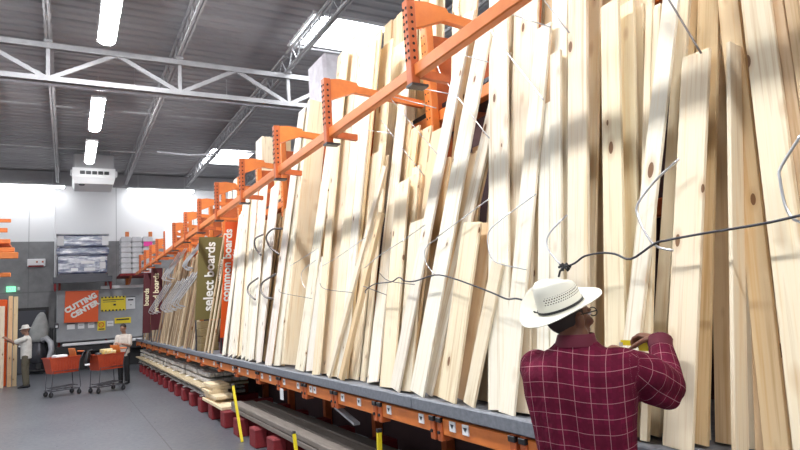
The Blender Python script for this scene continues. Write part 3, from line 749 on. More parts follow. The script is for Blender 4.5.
rod([(567, 215), (549, 234), (548, 249), (561, 265)], 'rod curling down to the black tie above the hat', .005)
rod([(438, 238), (426, 247.5), (425.5, 261.6), (435, 275)], 'rod curl meeting the cable in the second bay')
rod([(407.6, 237), (425, 225)], 'short pale rod beside the yellow edged board')
rod([(408.5, 237), (379.5, 255.5), (364.6, 268)], 'pale rod falling left across the white knotty board')
rod([(366, 237), (340, 255.5), (322, 266)], 'pale rod crossing the slanting edge boards')
rod([(318, 248.5), (290, 266)], 'pale rod on the broad grained pine pair')
rod([(316, 260), (302.5, 271), (302, 282), (306, 288)], 'pale hook on the broad grained pine pair')
rod([(320, 283), (325, 289), (352, 292.5)], 'thin rod low in the third bay', .0035, 'steel_dk')
rod([(279, 289), (282, 293), (312, 298.6)], 'thin rod low on the grained pine pair', .0035, 'steel_dk')
rod([(363, 286), (386.5, 295)], 'thin short rod under the cable start', .0035, 'steel_dk')
rod([(379.5, 273), (389, 281), (414.6, 284.5)], 'thin rod along the cable start', .0035, 'steel_dk')
rod([(679, 159), (655, 181), (637.5, 204.5), (639, 219), (648, 237), (658, 247), (673, 250.5)], 'big bent rod in front of the long thin white board', .006)
rod([(803, 132), (781, 167), (780, 179.5), (785, 204.5), (792.5, 218), (803, 223)], 'big bent rod in front of the broad right board', .006)
HK = 'dark hooks on the short boards'
rod([(263, 234.5), (255, 239), (255.5, 248), (261, 255)], 'upper left dark hook on the short white boards', .014, 'steel_dk', 'divider_hook', 'hook', group=HK)
rod([(282, 229), (273, 229), (267, 235), (267, 241), (271, 248), (279, 254)], 'upper right dark hook on the short white boards', .014, 'steel_dk', 'divider_hook', 'hook', group=HK)
rod([(258, 278), (249, 285), (248, 292.5), (255, 299.5)], 'lower left dark hook on the short white boards', .014, 'steel_dk', 'divider_hook', 'hook', group=HK)
rod([(276, 274), (263, 282), (261, 290.7), (265.7, 297), (273, 298.6)], 'lower right dark hook on the short white boards', .014, 'steel_dk', 'divider_hook', 'hook', group=HK)
rod([(365.5, 293), (366, 290), (375, 284), (391, 282), (399, 277.5), (405, 281), (415.5, 281), (435, 275), (452, 278), (480, 288), (495, 294), (507, 299), (516, 298.5), (526, 300.6), (531, 299)],
    'dark twisted cable running left of the hat across the boards', .0055, 'darkmetal', 'tie_cable', 'cable', -.06, group='dark cables')
rod([(565, 267), (575, 263), (585, 256), (602, 253), (615, 254), (631, 259), (654, 244), (668, 240), (700, 234), (761, 224), (806, 214)],
    'dark cable running right from the black tie above the hat', .0055, 'darkmetal', 'tie_cable', 'cable', -.06, group='dark cables')
kn = MB(); c = onlean(565, 267, -.065)
rr = random.Random(5)
for q in range(7):
    a = rr.uniform(0, 6.28); v = Vector((rr.uniform(-.02, .02), math.cos(a) * .035, math.sin(a) * .02))
    kn.tube([c - v, c + Vector((-.012, rr.uniform(-.01, .01), rr.uniform(-.01, .012))), c + v], .007, 6)
kn.tube([c, c + Vector((-.01, .03, -.02)), c + Vector((-.01, .045, -.05))], .006, 6)
tag(kn.build('wire_tie', M['black'], base=c), 'black tangled wire tie just above the straw hat', 'tie')
# bunches of spring hooks in the far bays
def hook_fan(base, n, dy, L, label, sx=.6):
    t = thing('hook_bunch', label, 'hooks', base, 'bunches of wire hooks in the far bays'); b = Vector(base)
    for k in range(n):
        s = b + Vector((0, k * dy, .03 * math.sin(k * 2.1)))
        pts = [s, s + Vector((-.16 * sx, .02, .02)), s + Vector((-.24 * sx, .0, .07)), s + Vector((-.20 * sx, -.03, .14)), s + Vector((.1, -.25 * L, .25 + .16 * L)), s + Vector((.18, -.5 * L, .35 + .22 * L))]
        MB().tube(pts, .012, 6).build('hook', M['wire'], t, smooth=True)
hook_fan((2.2, 13.5, 1.95), 6, .22, 1.6, 'nearest bunch of bright wire hooks in front of the olive sign')
hook_fan((2.27, 15.2, 1.9), 8, .24, 1.7, 'middle bunch of bright wire hooks before the thin brown strips')
hook_fan((2.27, 18.0, 1.9), 6, .3, 1.8, 'farthest bunch of bright wire hooks by the maroon signs')
hook_fan((2.36, 13.4, 2.75), 5, .12, 1.2, 'upper bunch of blue-grey hooks beside the select boards lettering')
hook_fan((2.36, 16.0, 2.7), 5, .3, 1.5, 'upper bunch of hooks on the thin brown strips')
# wrapped pallet load on the upper deck behind the boards
t = thing('wrapped_load', 'plastic wrapped load on the upper deck above the rail near the skylight', 'bundle', (4.0, 8.4, 3.80))
pl = mottled('plastic_wrap', (.50, .46, .50), (.68, .66, .70), 5, .25, spec=.7)
wl = atX(309, 108, 3.62); w0 = wl.y - .75
MB().cbox(3.62, 4.4, w0, wl.y, 3.92, atX(309, 66, 3.62).z, .05).build('load', pl, t)
MB().box(3.6, 4.42, w0 - .03, wl.y + .03, 3.803, 3.82).box(3.6, 4.42, w0, w0 + .1, 3.82, 3.9).box(3.6, 4.42, wl.y - .42, wl.y - .33, 3.82, 3.9).box(3.6, 4.42, wl.y - .1, wl.y, 3.82, 3.9).box(3.6, 4.42, w0 - .03, wl.y + .03, 3.9, 3.918).build('pallet', M['wood'], t)
# ------------------------------------------------------------------ the far end: cutting centre, loads on the end rack, door
def quad_sign(name, x0, x1, z0, z1, y, m, parent, th=.012):
    return MB().box(x0, x1, y, y + th, z0, z1).build(name, m, parent)
# panel saw
saw = thing('panel_saw', 'large grey vertical panel saw at the far wall under the orange sign', 'saw', (1.2, 26.3, 0))
greyp = mottled('saw_grey', (.30, .31, .325), (.36, .37, .39), 3, .5)
MB().cbox(-.35, 2.78, 26.15, 26.3, 1.08, 3.02, .02).build('back_panel', greyp, saw)
MB().cbox(1.13, 2.80, 26.02, 26.15, 3.0, 3.12, .02).build('top_guide', M['white'], saw)
MB().cbox(-.15, 2.70, 25.85, 26.15, .93, 1.03, .02).build('lower_rail', M['white'], saw)
MB().cbox(-.35, 2.75, 25.9, 26.2, .66, .92, .02).build('lower_beam', M['black'], saw)
for x in (-.3, .7, 1.7, 2.65): MB().cbox(x, x + .09, 25.95, 26.25, 0, .66, .01).build('leg', M['darkmetal'], saw)
MB().box(-.35, 2.75, 26.26, 26.3, .02, .66).build('lower_shroud', M['black'], saw)
MB().cbox(-.40, -.27, 26.0, 26.15, 1.6, 1.8, .02).build('switch_box', M['darkmetal'], saw)
MB().box(-.37, -.30, 25.99, 26.0, 1.64, 1.72).build('switch_plate', M['paper'], saw)
# the orange sign
cs = thing('cutting_center_sign', 'square orange sign with white slanted CUTTING CENTER lettering', 'sign', (.48, 26.0, 1.8))
MB().add([(-.10, 25.98, 1.80), (1.04, 25.98, 1.76), (1.06, 25.98, 2.95), (-.06, 25.98, 2.98), (-.10, 26.0, 1.80), (1.04, 26.0, 1.76), (1.06, 26.0, 2.95), (-.06, 26.0, 2.98)],
         [(0, 1, 2, 3), (7, 6, 5, 4), (0, 4, 5, 1), (1, 5, 6, 2), (2, 6, 7, 3), (3, 7, 4, 0)]).build('panel', M['sign_orange'], cs)
ang = R(29); rr, uu = Vector((math.cos(ang), 0, math.sin(ang))), Vector((-math.sin(ang), 0, math.cos(ang)))
put_text('lettering', 'CUTTING', .265, M['letter'], cs, (.46, 25.972, 2.50), rr, uu, .017, space=1.03)
put_text('lettering', 'CENTER', .265, M['letter'], cs, (.59, 25.972, 2.26), rr, uu, .017, space=1.07)
st = MB()                                            # the stencil gaps run through the letters
for cx_, cz_ in ((.47, 2.48), (.59, 2.26)):
    pass
MB().box(.44, .48, 26.001, 26.149, 2.9, 2.95).build('bracket', M['darkmetal'], cs)
# yellow danger board
def notice(label, x0, x1, z0, z1, m, marks, name='notice_sign', y=26.12):
    t = thing(name, label, 'sign', ((x0 + x1) / 2, y, z0))
    MB().box(x0, x1, y, y + .02, z0, z1).build('panel', m, t)
    for nm_, a0, a1, b0, b1, mm in marks:
        w, h = x1 - x0, z1 - z0
        MB().box(x0 + a0 * w, x0 + a1 * w, y - .004, y, z0 + b0 * h, z0 + b1 * h).build(nm_, mm, t)
    return t
mk = []
for k in range(7):
    mk += [('stripe', k / 7 + .02, k / 7 + .085, .90, 1.0, M['black']), ('stripe', k / 7 + .02, k / 7 + .085, 0, .10, M['black'])]
mk += [('text_line', .08, .92, .74, .80, M['black']), ('text_line', .08, .6, .62, .655, M['darkmetal']), ('pictogram', .5, .6, .36, .48, M['black'])]
notice('yellow warning board with black striped edges on the grey saw panel', 1.14, 2.02, 2.14, 2.70, M['yellow'], mk)
notice('white notice with a dark header right of the striped yellow board', 2.03, 2.36, 2.18, 2.66, M['paper'],
       [('header', 0, 1, .94, 1.0, M['black']), ('text_line', .2, .8, .68, .8, M['darkmetal']), ('text_line', .45, .6, .3, .36, M['darkmetal'])])
t = notice('small yellow sign with a red prohibition ring', 1.02, 1.30, 1.42, 1.78, M['yellow'], [('text_line', .15, .85, .08, .2, M['black'])])
rg = MB(); c_ = Vector((1.16, 26.112, 1.63)); rg.tube([c_ + Vector((.085 * math.cos(a), 0, .085 * math.sin(a))) for a in [2 * math.pi * k / 16 for k in range(17)]], .014, 6)
rg.bar(c_ + Vector((-.06, 0, .06)), c_ + Vector((.06, 0, -.06)), .02, .01); rg.build('prohibition_ring', mat('sign_red', (.7, .03, .03), .5), t)
notice('wide yellow label above the standing woman', 1.62, 2.2, 1.64, 1.86, M['yellow'], [('text_line', .1, .9, .55, .8, M['black'])])
for i, (x0, x1, nm_) in enumerate([(.0, .26, 'leftmost'), (.36, .58, 'middle'), (.70, .92, 'rightmost')]):
    notice('%s of three small white papers under the orange sign' % nm_, x0, x1, 1.54, 1.76, M['paper'],
           [('header', 0, 1, .86, 1.0, M['black'])] if i == 0 else [('text_line', .15, .85, .55, .62, M['darkmetal'])])
notice('white paper between the two yellow labels', 1.35, 1.58, 1.56, 1.76, M['paper'], [('text_line', .15, .85, .5, .58, M['darkmetal'])])
# end rack above the saw with its two loads
er = thing('end_rack', 'red-orange rack beams and uprights over the cutting center', 'rack', (.5, 26.4, 0))
for x in (-.30, 1.30): MB().cbox(x, x + .08, 26.45, 26.53, 0, 4.3, .01).build('upright', mat('rack_red%d' % int(x + 1), (.35, .04, .03), .5), er)
for x in (-.42, 1.42): MB().bar((x + .03, 25.4, 3.0), (x + .03, 26.48, 3.35), .05, .1).bar((x + .03, 25.4, 3.0), (x + .03, 25.4, 3.38), .05, .08).build('bracket', M['redblock'], er)
MB().box(-.46, 1.5, 25.35, 26.44, 3.38, 3.46).build('shelf', M['hole'], er)
MB().cbox(-.46, 1.5, 25.30, 25.345, 3.24, 3.46, .006).build('front_beam', M['darkmetal'], er)
wrapm = mat('shrink_wrap', (.42, .45, .56), .12, spec=.9); tt = NT(wrapm); vv = tt.vmath('MULTIPLY', tt.coord(), (1, 1, 5))
tt.l(tt.ramp(tt.noise(vv, 1.7, 4), [(.38, (.12, .14, .24)), (.5, (.28, .30, .40)), (.60, (.75, .76, .82))]), tt.b.inputs['Base Color']); tt.bump(tt.noise(tt.coord(), 6, 3), .6, .05)
ld = thing('pallet_load', 'big shrink-wrapped blue-grey pallet load above the cutting center sign', 'pallet load', (.5, 25.9, 3.46))
for z0, z1, ov, nm_ in ((3.58, 4.26, 0, 'lower_load'), (4.28, 4.58, .06, 'middle_load'), (4.60, 5.05, .0, 'upper_load')):
    MB().cbox(-.30 - ov, 1.34 + ov, 25.5, 26.4, z0, z1, .05).build(nm_, wrapm, ld)
MB().box(-.36, 1.4, 25.45, 26.42, 5.05, 5.08).build('top_sheet', M['galv'], ld)
for x0, x1 in ((-.33, -.12), (1.16, 1.38)): MB().box(x0, x1, 25.47, 25.5, 4.64, 5.0).build('white_edge', M['paper'], ld)
for x0, x1, z0, z1 in ((.12, .35, 3.68, 3.80), (.55, .92, 3.68, 3.80), (1.08, 1.28, 3.75, 4.0), (.45, .9, 3.95, 4.05), (1.1, 1.25, 4.02, 4.2)): MB().box(x0, x1, 25.485, 25.5, z0, z1).build('label', M['paper'], ld)
MB().box(-.32, 1.36, 25.45, 26.4, 3.463, 3.57).build('pallet', M['darkmetal'], ld)
pr = thing('side_rack', 'orange rack posts and shelf beside the cutting center load', 'rack', (2.4, 25.6, 0))
for x in (2.05, 2.93): MB().cbox(x, x + .14, 26.52, 26.62, 0, 5.3, .01).build('upright', M['orange'], pr)
MB().box(1.72, 2.96, 24.7, 26.5, 3.4, 3.48).build('shelf', M['redblock'], pr)
MB().bar((2.1, 24.75, 3.40), (2.1, 25.5, 3.16), .06, .1).build('brace', M['orange_dk'], pr)
for r_ in range(7):
    for c_ in range(3):
        z = 3.485 + r_ * .2; x = 1.76 + c_ * .38
        tag(MB().cbox(x, x + .365, 24.75, 25.5, z, z + .15, .012).cbox(x + .02, x + .345, 24.78, 25.47, z + .15, z + .195, .008).build('white_carton', mottled('carton', (.66, .66, .68), (.48, .48, .50), 7, .6) if (r_, c_) == (0, 0) else bpy.data.materials['carton'], base=(x + .18, 25.1, z)),
            'white carton, %s row from the bottom, %s in the stack on the side rack' % (['first', 'second', 'third', 'fourth', 'fifth', 'sixth', 'top'][r_], ['left', 'middle', 'right'][c_]), 'carton', 'white cartons on the side rack')
tag(MB().box(2.55, 2.86, 24.735, 24.745, 4.5, 4.68).build('pink_label', mat('pink', (.8, .05, .35), .5)), 'bright pink label on the white carton stack', 'label')
# wall fixtures and the door
lb = thing('wall_light_box', 'white box with a red lower edge on the grey far wall', 'wall box', (-1.05, 26.9, 4.1))
MB().cbox(-1.34, -.74, 26.85, 26.998, 4.02, 4.30, .02).build('case', M['white'], lb)
MB().box(-1.3, -.8, 26.835, 26.85, 3.99, 4.05).build('red_edge', M['redblock'], lb)
for x in (-1.05, -.86): MB().box(x, x + .06, 26.84, 26.85, 4.15, 4.21).build('red_mark', M['orange_dk'], lb)
ex = thing('exit_sign', 'small green lit exit sign on the grey wall at the left', 'exit sign', (-1.85, 26.9, 3.1))
MB().cbox(-2.0, -1.7, 26.9, 26.998, 3.08, 3.28, .01).build('lit_face', M['exit'], ex)
put_text('lettering', 'EXIT', .14, M['paper'], ex, (-1.85, 26.895, 3.18), (1, 0, 0), (0, 0, 1), .003)
MB().cbox(-1.64, -1.56, 26.92, 26.998, 3.12, 3.24, .01).build('lamp_head', M['paper'], ex)
doorm = mat('door_grey', (.055, .058, .075), .5)
struct(MB().box(-1.75, -.62, 26.965, 27.0, 0, 2.45).build('trim_1', M['black']))
dr = MB().cbox(-1.64, -.73, 26.93, 26.964, .02, 2.34, .006).build('door_1', doorm); struct(dr)
struct(MB().cbox(-1.58, -1.50, 26.85, 26.925, 1.0, 1.06, .01).build('door_handle', M['steel'], dr))
dc = thing('dust_collector', 'grey dust collector with a fabric bag and bent hose by the door', 'dust collector', (-.75, 26.2, 0))
bag = mottled('bag_cloth', (.36, .37, .36), (.48, .48, .47), 5, .9)
rg = []
for z, rx, ox in ((1.15, .20, .02), (1.3, .30, 0), (1.6, .30, .02), (1.9, .22, .05), (2.15, .13, .08), (2.25, .05, .09)):
    rg.append([(-.92 + ox + rx * math.cos(2 * math.pi * k / 14) * (1 + .06 * math.cos(4 * 2 * math.pi * k / 14)), 26.5 + rx * .7 * math.sin(2 * math.pi * k / 14), z) for k in range(14)])
MB().loft(rg).build('bag', bag, dc, smooth=True)
MB().lathe([(.0, .38), (.27, .38), (.3, .42), (.3, .85), (.2, 1.1), (.19, 1.16), (0, 1.16)], (-.92, 26.5, 0), 18).build('drum', M['darkmetal'], dc, smooth=True)
MB().tube([(-.80, 26.3, 1.2), (-.66, 26.2, 1.28), (-.53, 26.12, 1.12), (-.49, 26.1, .85), (-.56, 26.1, .55), (-.7, 26.15, .42)], .10, 12).build('hose', M['galv'], dc, smooth=True)
MB().cbox(-1.3, -.68, 26.1, 26.75, .10, .16, .02).build('base', M['black'], dc)
for x in (-1.2, -.78):
    for y_ in (26.2, 26.65): MB().cyl((x, y_ - .02, .055), (x, y_ + .02, .055), .055).build('caster', M['rubber'], dc)
MB().cbox(-1.0, -.8, 26.2, 26.35, .16, .4, .02).build('motor', M['black'], dc)
tag(MB().cbox(-.56, -.46, 26.4, 26.6, 0, 1.55, .02).cbox(-.58, -.44, 26.36, 26.64, 1.55, 1.66, .02).build('dark_cabinet', M['black'], base=(-.51, 26.5, 0)), 'tall narrow dark cabinet between the dust collector and the saw', 'cabinet')
# left aisle: rack end, boards and display
lr = thing('left_rack', 'orange beams of the rack at the left edge of the picture', 'rack', (-1.8, 17, 0))
MB().cbox(-2.02, -1.92, 17.0, 17.1, 0, 4.8, .01).build('upright', M['orange_dk'], lr)
for x1, z0, z1, y_ in ((-1.26, 4.02, 4.12, 17), (-1.17, 3.70, 3.80, 16.6), (-1.06, 3.46, 3.56, 16.2), (-.98, 3.30, 3.44, 16.1), (-1.22, 4.32, 4.4, 17.4), (-1.18, 2.95, 3.05, 17.0)):
    MB().cbox(-3.2, x1, y_, y_ + .09, z0, z1, .008).build('beam', M['orange'], lr)
for x1, z, y0_ in ((-1.2, 3.81, 16.6), (-1.1, 3.57, 16.2)): MB().box(-3.2, x1 - .03, y0_ + .1, 18.0, z - .06, z - .02).build('shelf_deck', M['orange_dk'], lr)
MB().box(-2.0, -1.9, 17.1, 18.0, 2.85, 2.95).box(-2.0, -1.9, 17.1, 18.0, 3.64, 3.7).build('side_tie', M['orange_dk'], lr)
dsp = thing('orange_display', 'tall narrow orange display panel with pale lettering at the left edge', 'display', (-1.9, 22.3, 0))
MB().cbox(-1.98, -1.62, 22.2, 22.5, 0, 2.62, .02).build('panel', M['sign_orange'], dsp)
put_text('lettering', 'BOARDS', .2, M['letter_y'], dsp, (-1.78, 22.195, 1.9), (0, 0, 1), (-1, 0, 0), .01)
def tall_plank(x, y, w, L, tilt, c, label):
    o = free_board('tall_plank', x, y, .04, w, L, 0, c, label, 'plank', 'planks by the left display', k=tilt, z0=.003)
    return o
def plank(x, y, w, L, lean, c, label):
    o = bpy.data.objects.new('tall_plank', board_mesh(w, .03, L, int(L * 77))); COL.objects.link(o)
    o.location = (x, y, .006); o.rotation_euler = (R(-lean), 0, 0); o.color = (*c, 1); tag(o, label, 'plank', 'planks by the left display')
plank(-1.50, 21.75, .11, 2.70, 2.2, (.80, .52, .30), 'tall tan plank in front of the orange display, held by the man')
plank(-1.37, 21.80, .11, 2.68, 2.2, (.74, .58, .36), 'second tall tan plank right of the held one')
plank(-1.70, 21.6, .13, 2.4, 2.0, (.82, .70, .55), 'pale plank at the left edge before the orange display')

# ------------------------------------------------------------------ shopping carts
cart_o = mottled('cart_plastic', (.50, .075, .03), (.42, .055, .025), 5, .45)
frame = mat('cart_frame', (.11, .11, .125), .4, .6)
def basket(mb, z0, z1, x0, x1, w0, w1, tap):
    """tapered tub with slotted walls: x along the cart"""
    def ring(z, e):
        f = (z - z0) / (z1 - z0); a = x0 - tap * f * .3 - 0; b = x1 + tap * f; w = w0 + (w1 - w0) * f
        return [(a + e, -w / 2 + e, z), (b - e, -w / 2 + e, z), (b - e, w / 2 - e, z), (a + e, w / 2 - e, z)]
    mb.loft([ring(z0, .02), ring(z0, 0), ring(z1 - .03, 0), [(p[0] + (.02 if i in (1, 2) else -.02), p[1] * 1.04, p[2]) for i, p in enumerate(ring(z1 - .03, 0))],
             [(p[0] + (.02 if i in (1, 2) else -.02), p[1] * 1.04, z1) for i, p in enumerate(ring(z1, 0))], ring(z1, .015), ring(z0 + .02, .02)], cap=False)
    a = ring(z0, .02); b = ring(z0 + .02, .02)
    mb.add(a, [(0, 3, 2, 1)]); mb.add(b, [(0, 1, 2, 3)])
    return mb
def make_cart(label):
    t = thing('shopping_cart', label, 'shopping cart', (0, 0, 0), 'orange shopping carts')
    b = basket(MB(), .56, .95, -.38, .36, .44, .54, .10)
    for sgn in (-1, 1):
        for k in range(9):
            x = -.33 + k * .078
            b.box(x, x + .02, sgn * .256 - .006, sgn * .256 + .006, .62, .88)
    b.build('basket', cart_o, t)
    s = MB(); s.obb((-.30, 0, .99), (.25, 0, .97), (0, 1, 0), (-.97, 0, .25), .15, .21, .012); s.build('child_seat_flap', M['orange'], t)
    h = MB(); h.tube([(-.42, -.25, .88), (-.50, -.25, 1.02), (-.54, -.25, 1.04), (-.54, .25, 1.04), (-.50, .25, 1.02), (-.42, .25, .88)], .014, 8)
    h.build('push_handle', frame, t)
    MB().cyl((-.54, -.2, 1.04), (-.54, .2, 1.04), .02, 10).build('handle_grip', M['orange'], t)
    f = MB()
    for sgn in (-1, 1):
        f.tube([(-.40, sgn * .25, .88), (-.38, sgn * .24, .60), (-.42, sgn * .25, .20), (-.40, sgn * .25, .16), (.42, sgn * .20, .15)], .013, 8)
        f.tube([(.34, sgn * .22, .62), (.38, sgn * .21, .16)], .012, 8)
        f.tube([(-.39, sgn * .24, .62), (.36, sgn * .22, .62)], .010, 6)
    for x, w in ((-.40, .25), (.40, .2), (-.1, .235), (.15, .22)): f.cyl((x, -w, .155), (x, w, .155), .010, 6)
    f.build('frame', frame, t)
    l = MB()
    for k in range(7): l.cyl((-.36, -.2 + k * .066, .24), (.36, -.17 + k * .056, .21), .005, 6)
    for x in (-.36, 0, .36): l.cyl((x, -.23, .225), (x, .23, .225), .007, 6)
    l.build('lower_rack', frame, t)
    for x, w in ((-.38, .24), (.38, .19)):
        for sgn in (-1, 1):
            wh = MB().lathe([(.02, -.018), (.058, -.018), (.064, -.01), (.064, .01), (.058, .018), (.02, .018)], (0, 0, 0), 16)
            wh.v = [Vector((p.x + x, p.z + sgn * w, p.y + .065)) for p in wh.v]
            q = wh.build('wheel', M['rubber'], t)
            MB().box(x - .014, x + .014, sgn * w - .032, sgn * w - .024, .05, .16).box(x - .014, x + .014, sgn * w + .024, sgn * w + .032, .05, .16).box(x - .014, x + .014, sgn * w - .032, sgn * w + .032, .14, .165).build('caster_fork', frame, q)
    return t
c1 = make_cart('orange shopping cart on the left with its child seat raised')
c2 = dup(c1, label='orange shopping cart on the right holding yellow packs and a black bag')
L1, L2 = Vector((-.10, 17.55, 0)), Vector((.88, 17.25, 0))
SC = (.82, .95, 1.0)
c1.location = L1; c1.rotation_euler = (0, 0, R(200)); c2.location = L2; c2.rotation_euler = (0, 0, R(207)); c1.scale = SC; c2.scale = SC
def in_cart(c, pts): 
    mm = Matrix.Translation(c.location) @ Matrix.Rotation(c.rotation_euler.z, 4, 'Z') @ Matrix.Diagonal((*SC, 1)); return [mm @ Vector(p) for p in pts]
def cart_pack(c, x0, x1, y0, y1, z0, z1, m, name, label, cat):
    b = MB().cbox(x0, x1, y0, y1, z0, z1, .02); b.v = in_cart(c, b.v); return tag(b.build(name, m, base=in_cart(c, [((x0 + x1) / 2, (y0 + y1) / 2, z0)])[0]), label, cat)
ym = mottled('yellow_pack', (.75, .5, .05), (.80, .75, .6), 12, .35)
cart_pack(c2, -.22, .10, -.2, .0, .585, 1.06, ym, 'yellow_pack', 'yellow and white plastic pack in front inside the right cart', 'pack')
cart_pack(c2, -.20, .08, .02, .19, .585, 1.02, ym, 'yellow_pack', 'yellow pack behind the front one in the right cart', 'pack')
cart_pack(c2, .12, .30, -.17, .16, .585, .82, M['paper'], 'white_pack', 'pale pack at the front end of the right cart', 'pack')
cart_pack(c1, -.1, .24, -.16, .15, .585, 1.0, M['paper'], 'white_pack', 'pale pack lying low inside the left cart', 'pack')
bg = MB(); p = in_cart(c2, [(.56, 0, 1.02), (.58, .02, .99), (.605, .02, .90), (.625, .02, .78), (.635, .0, .66)])
bg.tube(p, [(.04, .10), (.05, .14), (.06, .16), (.07, .17), (.05, .14)], 12)
bag_ = thing('black_bag', 'black bag hung over the left end of the right cart', 'bag', tuple(p[4] - Vector((0, 0, .12))))
bg.build('body', M['black'], bag_, smooth=True)
MB().tube(in_cart(c2, [(.57, -.05, 1.03), (.50, -.06, 1.09), (.45, 0, 1.05), (.50, .06, 1.09), (.57, .05, 1.03)]), .014, 6).build('strap', M['black'], bag_)
MB().box(p[3].x - .05, p[3].x + .06, p[3].y - .215, p[3].y - .195, .72, .76).build('white_tag', M['paper'], bag_)
bl = MB().ball(in_cart(c2, [(.255, .0, .912)])[0], .10, .10, .085, 12, 8)
tag(bl.build('black_pouch', M['black'], smooth=True), 'small black pouch lying on top of the packs in the right cart', 'pouch')
# ------------------------------------------------------------------ people
def skin_mat(name, c, c2):
    m = mottled(name, c, c2, 14, .5, spec=.4); return m
skin_d = skin_mat('skin_dark', (.16, .062, .035), (.21, .085, .05))
skin_m = skin_mat('skin_mid', (.30, .16, .11), (.36, .20, .14))
def ell(c, rx, ry, n=20, p=2.0):
    out = []
    for k in range(n):
        a = 2 * math.pi * k / n; ca, sa = math.cos(a), math.sin(a)
        out.append((c[0] + rx * math.copysign(abs(ca) ** (2 / p), ca), c[1] + ry * math.copysign(abs(sa) ** (2 / p), sa), c[2]))
    return out
def head_shape(mb, c, yaw=0, pitch=0, s=1.0):
    """skull, jaw, nose, brow, lips and ears; faces +y before turning"""
    h = MB()
    h.ball((0, -.008, .035), .076, .096, .098, 20, 14)
    h.ball((0, .022, -.045), .058, .070, .068, 16, 10); h.ball((0, .062, -.088), .03, .028, .026, 12, 8)
    h.tube([(0, .088, .022), (0, .104, -.002), (0, .114, -.020), (0, .094, -.032)], [.010, .012, .016, .010], 10)
    for sg in (-1, 1):
        h.ball((sg * .012, .100, -.024), .010, .010, .008, 8, 6)
        h.ball((sg * .035, .074, .030), .022, .018, .010, 10, 6); h.ball((sg * .042, .068, -.015), .024, .020, .020, 10, 6)
        h.ball((sg * .079, -.008, -.005), .010, .022, .034, 10, 8); h.ball((sg * .084, -.016, .006), .008, .016, .022, 10, 6)
    h.ball((0, .091, -.050), .024, .010, .007, 10, 6); h.ball((0, .088, -.062), .022, .010, .007, 10, 6)
    m = Matrix.Translation(Vector(c)) @ Matrix.Rotation(yaw, 4, 'Z') @ Matrix.Rotation(pitch, 4, 'X') @ Matrix.Scale(s, 4)
    h.v = [m @ p for p in h.v]; mb.add(h.v, h.f); return m
def hand_shape(mb, wrist, fwd, palm, thumb_side, curl=.5, s=1.0, spread=.06):
    """palm, four jointed fingers of different length and a thumb; fwd runs to the fingers, palm is the palm normal"""
    w, f = Vector(wrist), Vector(fwd).normalized(); p = (Vector(palm) - f * Vector(palm).dot(f)).normalized(); a = f.cross(p) * 1.0
    if a.dot(Vector(thumb_side)) < 0: a = -a
    rings = []
    for d, hw, th in ((-.02, .026, .019), (.01, .031, .018), (.045, .040, .016), (.085, .042, .014), (.098, .036, .011)):
        c = w + f * d * s
        rings.append([c + a * (hw * s * math.cos(q)) + p * (th * s * math.sin(q)) for q in [2 * math.pi * k / 14 for k in range(14)]])
    mb.loft(rings)
    for k, (off, L) in enumerate(((.031, .072), (.0105, .080), (-.0105, .075), (-.031, .058))):
        o = w + f * (.080 * s) + a * (off * s); pts = [o]; ang = curl * .5; d = f
        for j, fr in enumerate((.45, .31, .24)):
            ang2 = curl * (.55 + .75 * j) + .06 * k
            d = f * math.cos(ang2) + p * math.sin(ang2) + a * (off * spread * 6)
            pts.append(pts[-1] + d.normalized() * (L * fr * s))
        mb.limb(pts, [.0098 * s, .0092 * s, .0085 * s, .0072 * s], 10)
    o = w + f * .022 * s + a * .028 * s
    mb.limb([o, o + (f * .5 + a * .75 + p * .35) * .042 * s, o + (f * .85 + a * .75 + p * .75) * .058 * s, o + (f * 1.15 + a * .62 + p * 1.0) * .066 * s], [.0135 * s, .012 * s, .0105 * s, .0085 * s], 10)
def plaid():
    m = mat('plaid_shirt', (.14, .008, .03), .85, spec=.15); t = NT(m)
    at = t.n('ShaderNodeAttribute', attribute_name='weave'); sx = t.n('ShaderNodeSeparateXYZ'); t.l(at.outputs['Vector'], sx.inputs[0])
    def line(s, per, wd, off=0.0): return t.math('LESS_THAN', t.math('ABSOLUTE', t.math('SUBTRACT', t.math('FLOORED_MODULO', t.math('ADD', s, off), per), per / 2)), wd)
    u, v = sx.outputs[0], sx.outputs[1]
    nz = t.noise(t.coord(), 9, 4)
    base = t.ramp(nz, [(.3, (.105, .006, .022)), (.7, (.165, .010, .038))])
    wide = t.math('MULTIPLY', t.math('MAXIMUM', line(u, .058, .011), line(v, .058, .011)), .35)
    c = t.mix(wide, base, (.055, .004, .016, 1))
    thin = t.math('MAXIMUM', line(u, .058, .0011, .029), line(v, .058, .0011, .029))
    c = t.mix(t.math('MULTIPLY', thin, .5), c, (.62, .33, .36, 1))
    t.l(c, t.b.inputs['Base Color']); t.bump(t.noise(t.vmath('MULTIPLY', t.coord(), (1, 1, .45)), 16, 3), .55, .03); return m
